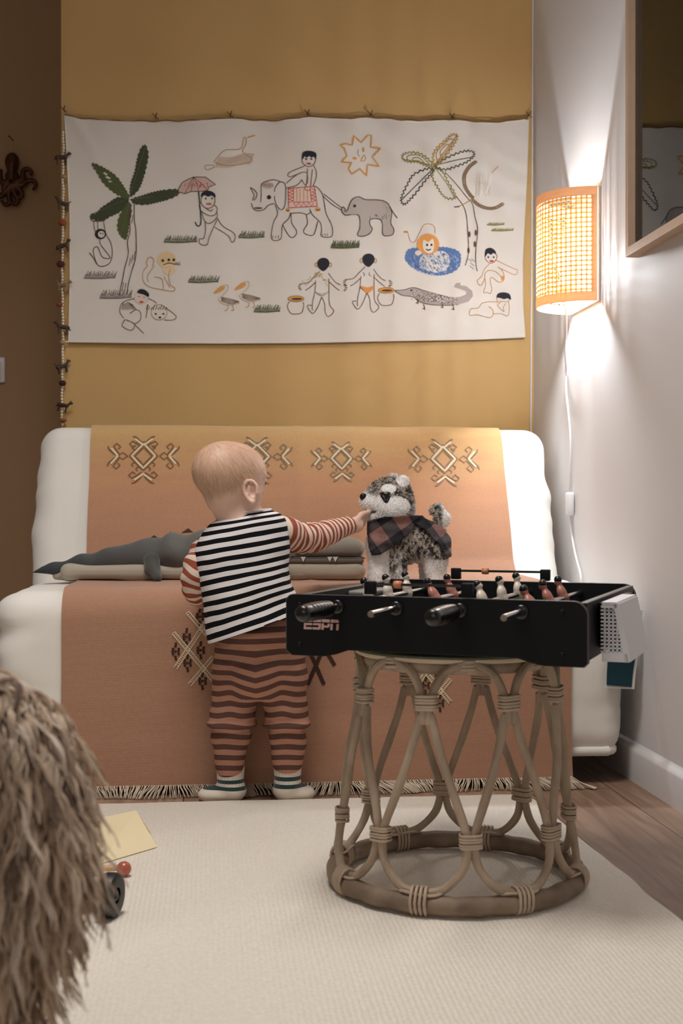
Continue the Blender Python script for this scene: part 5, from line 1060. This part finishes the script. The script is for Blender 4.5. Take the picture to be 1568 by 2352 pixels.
# ================================================================ CHILD
tf = Frame(590, 2.80, 0.0)
kid = thing('person', 'toddler seen from behind in striped top and trousers, reaching to the husky', 'person', tf.loc, -TH)
def B(x, y, z=2.78): return tf.p(x, y, z)
hz = 2.74; hc = B(529, 1092, hz)                                       # centre of the skull
ay = math.radians(56); fd = Vector((math.sin(ay), math.cos(ay), -0.10)).normalized(); rt = Vector((math.cos(ay), -math.sin(ay), 0.05)).normalized(); upv = rt.cross(fd); HR = np.array([list(fd), list(rt), list(upv)]).T
KH = 0.905
def Q(a, b_, c): return hc+(fd*a+rt*b_+upv*c)*KH
def HS(*r): return tuple(q*KH for q in r)
skin = [ell(Q(-0.012, 0, 0.008), HS(0.082, 0.069, 0.070), HR, 0.02), ell(Q(0.022, 0, 0.012), HS(0.062, 0.062, 0.058), HR, 0.02), ell(Q(0.028, 0, -0.035), HS(0.050, 0.054, 0.048), HR, 0.02),
        ell(Q(0.040, 0.028, -0.044), HS(0.026, 0.026, 0.026), HR, 0.012), ell(Q(0.040, -0.028, -0.044), HS(0.026, 0.026, 0.026), HR, 0.012), ell(Q(0.060, 0, -0.073), HS(0.016, 0.018, 0.013), HR, 0.01),
        cone(Q(0.078, 0, -0.012), Q(0.086, 0, -0.028), 0.005, 0.0075, 0.006), ell(Q(0.081, 0.006, -0.030), HS(0.005, 0.005, 0.004), HR, 0.003), ell(Q(0.081, -0.006, -0.030), HS(0.005, 0.005, 0.004), HR, 0.003),
        ell(Q(0.078, 0, -0.048), HS(0.006, 0.014, 0.0035), HR, 0.003), ell(Q(0.076, 0, -0.055), HS(0.006, 0.012, 0.0035), HR, 0.003), dict(ell(Q(0.088, 0, -0.0515), HS(0.008, 0.013, 0.0010), HR, 0.0015), op='s'),
        ell(Q(0.066, 0.0, 0.004), HS(0.014, 0.045, 0.008), HR, 0.01), dict(ell(Q(0.083, 0.025, -0.011), HS(0.011, 0.013, 0.008), HR, 0.006), op='s'), dict(ell(Q(0.083, -0.025, -0.011), HS(0.011, 0.013, 0.008), HR, 0.006), op='s'),
        cone(Q(-0.010, 0, -0.050), B(560, 1200, 2.768), 0.042, 0.036, 0.015)]
for s_ in (1, -1):                                                     # ears: plate, rim, lobe, bowl
    e0 = Q(0.024, 0.0655*s_, -0.040); tl = (upv*1.0-fd*0.18).normalized()
    ou = (rt*s_*0.75-fd*0.66).normalized(); fw = (fd*0.75+rt*s_*0.66).normalized()
    skin.append(ell(e0+ou*0.005, (0.015, 0.004, 0.023), np.array([list(fw), list(ou), list(fw.cross(ou)*1)]).T, 0.003))
    rim = [(0.010, -0.004), (0.012, 0.012), (0.003, 0.022), (-0.008, 0.020), (-0.015, 0.008), (-0.014, -0.007), (-0.007, -0.018), (0.001, -0.023)]
    rp_ = crom([e0+fw*a+tl*c+ou*0.010 for a, c in rim], 3)
    for p1, p2 in zip(rp_, rp_[1:]): skin.append(cone(p1, p2, 0.0032, 0.0032, 0.0015))
    an = crom([e0+fw*a+tl*c+ou*0.008 for a, c in [(-0.004, 0.012), (-0.007, 0.003), (-0.004, -0.008), (0.004, -0.012)]], 3)
    for p1, p2 in zip(an, an[1:]): skin.append(cone(p1, p2, 0.0024, 0.0024, 0.0015))
    skin.append(ell(e0-tl*0.022+ou*0.008, (0.0055, 0.0055, 0.0060), k=0.003)); skin.append(ell(e0+fw*0.011-tl*0.004+ou*0.008, (0.004, 0.004, 0.005), k=0.003))
    skin.append(dict(ell(e0+fw*0.002-tl*0.002+ou*0.010, (0.006, 0.006, 0.009), k=0.003), op='s'))
# trunk, arms and legs under the clothes
sR, eR, wR = B(636, 1228, 2.765), B(722, 1236, 2.86), B(800, 1208, 2.965); sL, eL, wL = B(496, 1250, 2.76), B(448, 1350, 2.755), B(485, 1368, 2.87)
skin += [cone(B(562, 1230, 2.75), B(578, 1440, 2.76), 0.058, 0.062, 0.03), cone(sL, sR, 0.029, 0.029, 0.02), cone(sR, eR, 0.027, 0.021, 0.01), cone(eR, wR, 0.0215, 0.0160, 0.008), cone(sL, B(464, 1280, 2.752), 0.023, 0.021, 0.01), cone(B(464, 1280, 2.752), B(449, 1338, 2.75), 0.021, 0.019, 0.01), cone(B(449, 1338, 2.75), B(468, 1371, 2.83), 0.019, 0.017, 0.01), cone(B(468, 1371, 2.83), wL, 0.017, 0.014, 0.008), ell(wL+Vector((0.008, 0.022, 0.003)), (0.018, 0.026, 0.012), k=0.008),
         cone(B(556, 1470, 2.77), B(536, 1640, 2.785), 0.044, 0.034, 0.02), cone(B(536, 1640, 2.785), B(528, 1800, 2.80), 0.034, 0.022, 0.01), cone(B(636, 1470, 2.77), B(656, 1640, 2.785), 0.044, 0.034, 0.02), cone(B(656, 1640, 2.785), B(660, 1800, 2.80), 0.034, 0.022, 0.01)]
for k_ in range(4): a = wL+Vector((0.0-0.008+k_*0.008, 0.042, 0.004)); skin.append(cone(a, a+Vector((0.001, 0.018, -0.004)), 0.0055, 0.0045, 0.003))
# right hand: palm, four curled fingers, thumb, pinching at the husky's mouth
px0 = B(819, 1203, 2.985); hd_ = (B(845, 1190, 3.01)-wR).normalized(); hu = Vector((0.15, -0.25, 1)).normalized(); hs = hd_.cross(hu).normalized()
skin += [ell(px0, (0.021, 0.012, 0.017), np.array([list(hd_), list(hs), list(hd_.cross(hs))]).T, 0.008), cone(wR, px0, 0.0155, 0.014, 0.008), ell(px0-hd_*0.006+hs*0.004-hu*0.004, (0.016, 0.010, 0.014), k=0.008)]
for k_, (c_, L_) in enumerate(((0.013, 1.0), (0.004, 1.08), (-0.005, 1.0), (-0.0125, 0.85))):
    r_ = (0.0060, 0.0060, 0.0057, 0.0050)[k_]; b0 = px0+hd_*0.014+hu*c_; b1 = b0+(hd_*0.016-hs*0.004+hu*0.001*k_)*L_; b2 = b1+(hd_*0.006-hs*0.012+hu*0.002)*L_*0.9; b3 = b2+(-hd_*0.005-hs*0.008)*L_*0.8
    if k_ == 0: b2 = b1+hd_*0.011+hu*0.001-hs*0.002; b3 = b2+hd_*0.006+hu*0.002
    skin += [cone(b0, b1, r_, r_*0.95, 0.002), cone(b1, b2, r_*0.95, r_*0.88, 0.002), cone(b2, b3, r_*0.88, r_*0.8, 0.002)]
t0 = px0-hd_*0.008+hu*0.012+hs*0.004; t1 = t0+hd_*0.014+hu*0.010+hs*0.001; t2 = t1+hd_*0.018-hu*0.0005; skin += [cone(t0, t1, 0.0075, 0.0065, 0.004), cone(t1, t2, 0.0064, 0.0054, 0.002)]
m_skin = M('toddler_skin', (236, 192, 166), 0.5, attr='col', bump=(120, 0.06, 0.001)); m_skin.node_tree.nodes['Principled BSDF'].inputs['Subsurface Weight'].default_value = 0.15; m_skin.node_tree.nodes['Principled BSDF'].inputs['Subsurface Radius'].default_value = (0.01, 0.004, 0.002)
kb = solid('body', skin, 0.0025, m_skin, kid); P = co(kb)
loc_ = (P-np.array(hc))@HR/KH; sk = np.array(lin((232, 194, 174))[:3]); hb = np.array(lin((200, 160, 136))[:3])
hm_ = np.clip((0.030-loc_[:, 0]+0.75*(loc_[:, 2]-0.0))/0.03, 0, 1)*np.clip((loc_[:, 2]+0.058-0.35*(loc_[:, 0]+0.03))/0.02, 0, 1)*(P[:, 2] > B(0, 1168)[2]); e_d = np.linalg.norm(loc_-np.array([0.024, 0.070, -0.040]), axis=1); hm_ *= np.clip((e_d-0.026)/0.008, 0, 1); e_d = np.linalg.norm(loc_-np.array([0.024, -0.070, -0.040]), axis=1); hm_ *= np.clip((e_d-0.026)/0.008, 0, 1)
hm_ *= 0.8+0.25*nz3(loc_*np.array([1, 1, 0.4]), 60, 3); hm_ = np.clip(hm_, 0, 1)[:, None]; C = sk*(1-hm_)+hb*hm_
lipm = ((loc_[:, 2]+0.0515)/0.0058)**2+(loc_[:, 1]/0.013)**2 < 1; lipm &= loc_[:, 0] > 0.06; C[lipm] = lin((216, 150, 138))[:3]; cattr(kb, C)
for s_ in (1, -1):
    o = solid('eye', [ell(Q(0.070, 0.025*s_, -0.011), (0.0078, 0.0082, 0.0074), k=0.001)], 0.0018, M('eye_white', (236, 234, 230), 0.2), kid); solid('iris', [ell(Q(0.0782, 0.025*s_, -0.011), (0.0022, 0.0045, 0.0045), HR, 0.001)], 0.0012, M('blue_grey_iris', (74, 88, 100), 0.15), o)
# fine blond hair lying on the scalp
N = normals(kb); ids = np.nonzero((hm_[:, 0] > 0.30))[0]; hv = []; hf_ = []; hcol = []
crown = Q(-0.055, 0, 0.058)
for i in rng.choice(ids, 2200):
    p = Vector(P[i]); n_ = Vector(N[i]); v0 = (p-crown); tdir = (v0-n_*v0.dot(n_)); tdir = tdir.normalized() if tdir.length > 1e-5 else n_.orthogonal(); tdir = (tdir+Vector(rng.normal(0, 0.16, 3))-Vector((0, 0, 0.3))).normalized(); sd = tdir.cross(n_).normalized()*0.00018; L_ = rng.uniform(0.014, 0.032); b_ = len(hv); K_ = 5
    for j in range(K_+1):
        u = j/K_; q = p+tdir*L_*u+n_*(0.0004+0.0016*math.sin(u*PI)-L_*L_*u*u*5.5); w_ = sd*(1-u*0.8); hv += [q-w_, q+w_]
    for j in range(K_): hf_.append((b_+2*j, b_+2*j+1, b_+2*j+3, b_+2*j+2))
    cc = np.array(lin((228, 198, 160))[:3])*rng.uniform(0.65, 1.3); hcol += [cc]*(2*K_+2)
m_hair = M('fine_blond_hair', (225, 190, 145), 0.5, attr='col'); hr = obj('hair', (hv, hf_), m_hair, kid); cattr(hr, np.array(hcol)); tag(hr, kind='stuff')
# --- shirt
m_bw = stripes('black_white_jersey', [(228, 224, 224), (10, 10, 14)], 1/14.0, 0.50); m_rs = stripes('rust_white_jersey', [(226, 206, 190), (154, 80, 60)], 0.0162, 0.50)
RG = [(507, 622, 1188, 1171, 2.75, 0.040), (480, 644, 1206, 1180, 2.75, 0.054), (460, 658, 1232, 1196, 2.75, 0.062), (448, 663, 1262, 1224, 2.748, 0.066), (446, 665, 1292, 1252, 2.745, 0.068), (452, 664, 1322, 1280, 2.745, 0.070), (460, 664, 1352, 1305, 2.745, 0.073), (466, 667, 1384, 1330, 2.745, 0.077), (470, 674, 1415, 1352, 2.747, 0.080), (474, 686, 1448, 1374, 2.75, 0.084), (480, 700, 1476, 1398, 2.75, 0.087)]
rings = []
for l_, r_, yl, yr, z_, dep in RG:
    a = B(l_, yl, z_); c = B(r_, yr, z_); rings.append(((a+c)/2, (c-a)/2, Vector((0, -dep, 0))))
rings = rings+[(rings[-1][0]+Vector((0.0, 0, 0.010)), rings[-1][1]*0.955, rings[-1][2]*0.955)]
def wsh(v_, a): return 0.020*noise.noise((math.cos(a)*1.6, math.sin(a)*1.6, v_*4+1))+(0.030*v_*v_)*math.sin(a*5+v_*7)*0.8+0.010*noise.noise((math.cos(a)*4, math.sin(a)*4, v_*14))
sh, rows = loft('striped_top', rings, 128, m_bw, kid, 8, power=2.35, wr=wsh, cap=True)
vv = np.repeat(np.linspace(0, 1.0, rows), 128); aa = np.tile(np.arange(128)*2*PI/128, rows); wob = np.array([0.006*noise.noise((math.cos(a)*2, math.sin(a)*2, v_*5+9)) for a, v_ in zip(aa, vv)]); fattr(sh, 's', vv*1.04+wob+0.02)
sh.data.attributes['s'].data  # stripes follow the rings
MB().tube([B(x, y, z) for x, y, z in ((505, 1187, 2.76), (520, 1182, 2.715), (560, 1177, 2.708), (600, 1172, 2.715), (622, 1170, 2.75))], 0.0026, 8).build('collar_band', M('white_jersey', (226, 222, 220), 0.9), sh)
def sleeve(name, path, n=48):
    pts = [B(*p[:3]) for p in path]; C_ = crom(pts, 6); Rr = cr1([p[3] for p in path], 6); v = []; f = []; s_ = []; acc = 0; prev = None
    for i, p in enumerate(C_):
        t = (C_[min(i+1, len(C_)-1)]-C_[max(i-1, 0)]).normalized(); acc += (p-C_[i-1]).length if i else 0
        q = (prev-t*prev.dot(t)).normalized() if prev is not None else t.cross(Vector((0, 1, 0.2))).normalized(); prev = q; w_ = t.cross(q)
        for k_ in range(n):
            a = 2*PI*k_/n; u = i/(len(C_)-1); fo = (1-abs(2*u-0.9))*1.0; r_ = Rr[i]*(1+0.075*fo*math.sin(acc*210+1.6*math.sin(a+1))+0.05*noise.noise((math.cos(a)*2, math.sin(a)*2, acc*60)))
            v.append(p+q*math.cos(a)*r_+w_*math.sin(a)*r_); s_.append(acc+0.0045*fo*math.sin(a*2+acc*90))
    for i in range(len(C_)-1):
        for k_ in range(n): l_ = (k_+1) % n; f.append((i*n+k_, i*n+l_, (i+1)*n+l_, (i+1)*n+k_))
    f.append(tuple(range(n))[::-1]); o = obj(name, (v, f), m_rs, sh); fattr(o, 's', s_); return o
sleeve('sleeve', [(622, 1218, 2.755, 0.033), (648, 1224, 2.77, 0.0375), (672, 1232, 2.80, 0.0350), (698, 1236, 2.83, 0.0325), (724, 1234, 2.865, 0.0315), (752, 1224, 2.90, 0.0285), (778, 1214, 2.935, 0.0240), (801, 1207, 2.965, 0.0215)])
sleeve('sleeve', [(500, 1235, 2.76, 0.026), (482, 1252, 2.76, 0.0300), (464, 1280, 2.752, 0.0310), (452, 1310, 2.74, 0.0315), (448, 1340, 2.75, 0.0290), (452, 1362, 2.78, 0.0270), (468, 1372, 2.83, 0.0245), (481, 1370, 2.858, 0.0215)])
# --- trousers
pz = 2.775
pp = [ell(B(594, 1492, pz-0.005), (0.096, 0.066, 0.075), k=0.02), ell(B(594, 1545, pz-0.008), (0.088, 0.064, 0.062), k=0.02), ell(B(592, 1450, pz-0.015), (0.080, 0.070, 0.05), k=0.02),
      cone(B(542, 1540, pz), B(534, 1652, pz+0.01), 0.051, 0.048, 0.018), cone(B(534, 1668, pz+0.012), B(529, 1700, pz+0.015), 0.043, 0.040, 0.008), cone(B(528, 1700, pz+0.015), B(527, 1752, pz+0.02), 0.039, 0.031, 0.008), cone(B(527, 1752, pz+0.02), B(527, 1762, pz+0.02), 0.0305, 0.0300, 0.003),
      cone(B(650, 1540, pz), B(658, 1650, pz+0.01), 0.050, 0.047, 0.018), cone(B(660, 1666, pz+0.012), B(660, 1700, pz+0.015), 0.042, 0.038, 0.008), cone(B(660, 1700, pz+0.015), B(660, 1742, pz+0.02), 0.0375, 0.034, 0.008), cone(B(660, 1742, pz+0.02), B(660, 1752, pz+0.02), 0.0315, 0.031, 0.003)]
m_tr = stripes('brown_peach_jersey', [(180, 132, 110), (96, 68, 62)], 0.0232, 0.50); tr_ = solid('trousers', pp, 0.003, m_tr, kid)
def trw(P, N): u = (P[:, 2]-B(0, 1660)[2]); return P+N*(0.004*nz3(P*np.array([1, 1, 2.2]), 14, 5)+0.0022*nz3(P*np.array([1, 1, 2]), 40, 8)+0.007*np.exp(-((u+0.003)/0.007)**2)-0.006*np.exp(-((u+0.016)/0.006)**2))[:, None]*np.clip((P[:, 2]-B(0, 1752)[2])/0.02, 0.1, 1)[:, None]
move(tr_, trw); P = co(tr_); cx = B(592, 0).x; d_ = np.abs(P[:, 0]-cx); up_ = P[:, 2] > B(0, 1600)[2]
chev = np.where(d_ < 0.05, -0.012*(1-d_/0.05)*np.clip((B(0, 1470)[2]-P[:, 2])/0.06, 0, 1), 0)*up_+np.where((P[:, 2] < B(0, 1650)[2]), 0.004*np.cos((d_-0.065)*50), 0.006*np.exp(-((d_-0.055)/0.02)**2)*np.clip((B(0, 1520)[2]-P[:, 2])/0.05, 0, 1)); fattr(tr_, 's', P[:, 2]-chev+0.002*nz3(P, 12, 2)+0.5)
# --- socks
m_sk = bpy.data.materials.new('ribbed_sock'); m_sk.use_nodes = True; nt = m_sk.node_tree; b = nt.nodes['Principled BSDF']; b.inputs['Roughness'].default_value = 0.9; b.inputs['Sheen Weight'].default_value = 0.3
a_ = node(nt, 'ShaderNodeAttribute'); a_.attribute_name = 's'; rp = node(nt, 'ShaderNodeValToRGB'); rp.color_ramp.interpolation = 'CONSTANT'; e = rp.color_ramp.elements; wc, tc_ = lin((222, 210, 196)), lin((26, 58, 62)); e[0].position = 0; e[0].color = wc; e[1].position = 0.31; e[1].color = tc_
for p_, c_ in ((0.42, wc), (0.51, tc_), (0.62, wc)): q = e.new(p_); q.color = c_
nt.links.new(a_.outputs['Fac'], rp.inputs[0]); nt.links.new(rp.outputs[0], b.inputs['Base Color']); a2 = node(nt, 'ShaderNodeAttribute'); a2.attribute_name = 'rib'; bm_ = node(nt, 'ShaderNodeBump'); bm_.inputs['Distance'].default_value = 0.002; bm_.inputs['Strength'].default_value = 0.8; nt.links.new(a2.outputs['Fac'], bm_.inputs['Height']); nt.links.new(bm_.outputs[0], b.inputs['Normal'])
def sock(cx_, yt, toe, heel):
    zt = 2.80; a = B(cx_, yt, zt); gz = 0.002; f0 = B(*heel); t0_ = B(*toe); f0.z = 0.020; t0_.z = 0.014
    md = f0.lerp(t0_, 0.55); md.z = 0.015
    pr = [cone(a, B(cx_, 1800, zt), 0.0305, 0.028, 0.004), cone(B(cx_, 1800, zt), Vector((f0.x, f0.y, 0.026)), 0.0275, 0.025, 0.006), ell((f0.x, f0.y, 0.024), (0.0275, 0.027, 0.021), k=0.006), cone((f0.x, f0.y, 0.021), md, 0.0185, 0.016, 0.010), ell(md, (0.028, 0.026, 0.014), k=0.012), ell(t0_, (0.018, 0.022, 0.013), k=0.02)]
    o = solid('sock', pr, 0.0025, m_sk, kid, clip=lambda g, F: np.maximum(np.maximum(F, 0.0015-g[..., 2]), g[..., 2]-a.z-0.006)); P = co(o); fattr(o, 's', np.clip((a.z-P[:, 2])/(a.z-0.0)*1.0, 0, 1)); an = np.arctan2(P[:, 1]-a.y, P[:, 0]-a.x); fattr(o, 'rib', np.where(P[:, 2] > 0.035, np.sin(an*26)*0.5+0.5, 0.5)); return o
sock(529, 1763, (474, 1828, 2.80), (536, 1825, 2.795)); sock(660, 1752, (702, 1828, 2.815), (656, 1828, 2.80))
# treat stick held in the hand
st_ = MB().tube([B(824, 1193, 2.975), B(846, 1169, 3.015)], 0.0016, 8); o = st_.build('wooden_stick', M('pale_wood_stick', (226, 208, 180), 0.6)); 
o.matrix_world = Matrix.Translation(tf.loc) @ Matrix.Rotation(-TH, 4, 'Z'); tag(o, 'thin pale stick held in the toddler\'s hand at the husky\'s mouth', 'stick')

# ================================================================ SHEEPSKIN SEAT IN THE FOREGROUND
ff = Frame(-60, 1.22, 0.0)
seat = thing('sheepskin_armchair', 'chair covered in shaggy beige long-haired sheepskin, blurred at the lower left', 'chair', ff.loc, -TH)
def S(x, y, z=1.22): return ff.p(x-78, y-14, z)
hp = [cone(S(-110, 1700, 1.25), S(60, 1760, 1.20), 0.075, 0.060, 0.04), cone(S(60, 1760, 1.20), S(100, 1960, 1.16), 0.055, 0.045, 0.04), cone(S(100, 1960, 1.16), S(20, 2250, 1.16), 0.045, 0.035, 0.04), cone(S(-140, 1720, 1.24), S(-140, 2250, 1.20), 0.085, 0.085, 0.04), cone(S(-20, 1900, 1.19), S(-60, 2350, 1.18), 0.065, 0.050, 0.04)]
m_hide = M('sheepskin_hide', (150, 122, 98), 0.9, attr='col'); hide = solid('hide', hp, 0.005, m_hide, seat); P = co(hide); cattr(hide, np.tile(np.array(lin((120, 94, 74))[:3]), (len(P), 1))); N = normals(hide)
wv = []; wf = []; wc_ = []; locks = rng.choice(len(P), 3000); 
for i in locks:
    p = Vector(P[i]); n_ = Vector(N[i])
    if n_.y > 0.75: continue
    pal = [(232, 208, 182), (216, 188, 160), (242, 224, 204), (176, 146, 118), (126, 98, 78)][rng.choice(5, p=[0.34, 0.24, 0.20, 0.14, 0.08])]; base_c = np.array(lin(pal)[:3]); L_ = rng.uniform(0.055, 0.095); ph = rng.uniform(0, 6); sd0 = Vector(rng.normal(0, 1, 3)); 
    flow = (n_*0.35+Vector((0.12, -0.12, -1.15))+Vector(rng.normal(0, 0.18, 3)))
    for q_ in range(rng.integers(6, 9)):
        o_ = Vector(rng.normal(0, 0.0045, 3)); o_ -= n_*o_.dot(n_); pts = []; d = (n_*0.8+flow*0.6).normalized(); pos = p+o_; K_ = 11
        for j in range(K_+1):
            u = j/K_; pts.append(pos-o_*(u*0.8)); d = (d+(flow.normalized()-d)*0.28+Vector((math.sin(ph+u*10), math.cos(ph*1.3+u*9), 0.3*math.sin(ph+u*14)))*0.26+(p-pos+flow.normalized()*L_*u)*1.2).normalized(); pos = pos+d*L_/K_
        r_ = rng.uniform(0.0007, 0.0013); b0_ = len(wv); prevq = None
        for j, pt in enumerate(pts):
            t = (pts[min(j+1, K_)]-pts[max(j-1, 0)]).normalized(); a_v = t.orthogonal().normalized() if prevq is None else (prevq-t*prevq.dot(t)).normalized(); prevq = a_v; c_v = t.cross(a_v); rr = r_*(1-0.75*(j/K_)**1.5)
            for m_ in range(3): an = 2*PI*m_/3; wv.append(pt+a_v*math.cos(an)*rr+c_v*math.sin(an)*rr)
        for j in range(K_):
            for m_ in range(3): l_ = (m_+1) % 3; wf.append((b0_+3*j+m_, b0_+3*j+l_, b0_+3*j+3+l_, b0_+3*j+3+m_))
        wc_ += [base_c*rng.uniform(0.8, 1.15)]*(3*(K_+1))
m_wool = M('long_wool', (200, 170, 140), 0.6, attr='col', sheen=0.2); wo = obj('wool', (wv, wf), m_wool, hide); cattr(wo, np.array(wc_)); tag(wo, kind='stuff')
m_oak = M('dark_wood_leg', (110, 78, 54), 0.5)
for x, z in ((-150, 1.16), (-150, 1.30), (-20, 1.25)): a = S(x, 2000, z); MB().tube([(a.x, a.y, 0.2), (a.x, a.y, RZ+0.001)], [0.018, 0.012], 12).build('leg', m_oak, seat)

# ================================================================ TOYS ON THE RUG
bp0 = onZ(284, 2014, RZ); rat = thing('wooden_rattle', 'small wooden stick toy with a red ball end lying on the rug', 'toy', bp0)
m_rb = M('red_lacquer', (176, 92, 72), 0.3, coat=0.3); s = bpy.data.meshes.new('ball'); bm = bmesh.new(); bmesh.ops.create_uvsphere(bm, u_segments=24, v_segments=16, radius=0.0125); bm.to_mesh(s); bm.free(); link('ball', s, m_rb, rat).location = (0, 0, 0.0130)
MB().tube([(-0.008, 0.002, 0.014), (-0.070, 0.012, 0.012)], [0.0052, 0.0058], 14).build('stick', M('turned_wood', (206, 168, 130), 0.5), rat)
s = bpy.data.meshes.new('ball'); bm = bmesh.new(); bmesh.ops.create_uvsphere(bm, u_segments=24, v_segments=16, radius=0.0125); bm.to_mesh(s); bm.free(); link('ball', s, m_rb, rat).location = (-0.078, 0.0135, 0.0130)
wp = onZ(252, 2108, RZ); whl = thing('toy_wheel', 'black toy wheel standing on the rug at the sheepskin\'s edge', 'toy', wp, -0.35)
o = obj('tyre', lathe([(0.012, -0.012), (0.026, -0.013), (0.0315, -0.011), (0.0335, -0.006), (0.0335, 0.006), (0.0315, 0.011), (0.026, 0.013), (0.012, 0.012)], 40, 'X', False), M('black_rubber', (20, 20, 22), 0.45), whl, auto=30); o.location = (0, 0, 0.0340)
obj('hub', lathe([(0.0005, -0.006), (0.006, -0.011), (0.0125, -0.009), (0.0125, 0.009), (0.006, 0.011), (0.0005, 0.006)], 24, 'X'), M('black_hub_plastic', (26, 24, 26), 0.35), whl, auto=40).location = (0, 0, 0.0340)
mb = MB()
for k_ in range(24): a = 2*PI*k_/24; mb.box((0, 0.0338*math.cos(a), 0.0340+0.0338*math.sin(a)), (0.022, 0.0035, 0.0012), Matrix.Rotation(a-PI/2, 3, 'X'))
# folded translucent yellow card
kp = onZ(300, 1962, RZ); card = thing('folded_card', 'folded pale yellow card standing open on the rug beside the sheepskin', 'card', kp)
m_cd = M('pale_yellow_card', (246, 230, 190), 0.6, trans=((250, 232, 190), 0.12))
def leafc(name, q): 
    n_ = (q[1]-q[0]).cross(q[3]-q[0]).normalized()*0.0012; return obj(name, (q+[p+n_ for p in q], [(0, 3, 2, 1), (4, 5, 6, 7), (0, 1, 5, 4), (1, 2, 6, 5), (2, 3, 7, 6), (3, 0, 4, 7)]), m_cd, card, False)
a0 = onZ(232, 1985, RZ+0.001)-kp; a1 = onZ(360, 1947, RZ+0.001)-kp; zz = 2.40; c0_ = (Vector((0, 0, CH))+ray(312, 1863)*2.46)-kp; c1_ = (Vector((0, 0, CH))+ray(208, 1885)*2.46)-kp
leafc('front_leaf', [a0, a1, c0_, c1_]); b1_ = a1+Vector((-0.015, 0.10, 0)); b0_ = a0+Vector((-0.015, 0.12, 0)); leafc('back_leaf', [c1_+Vector((0, 0.0015, 0)), c0_+Vector((0, 0.0015, 0)), b1_, b0_])
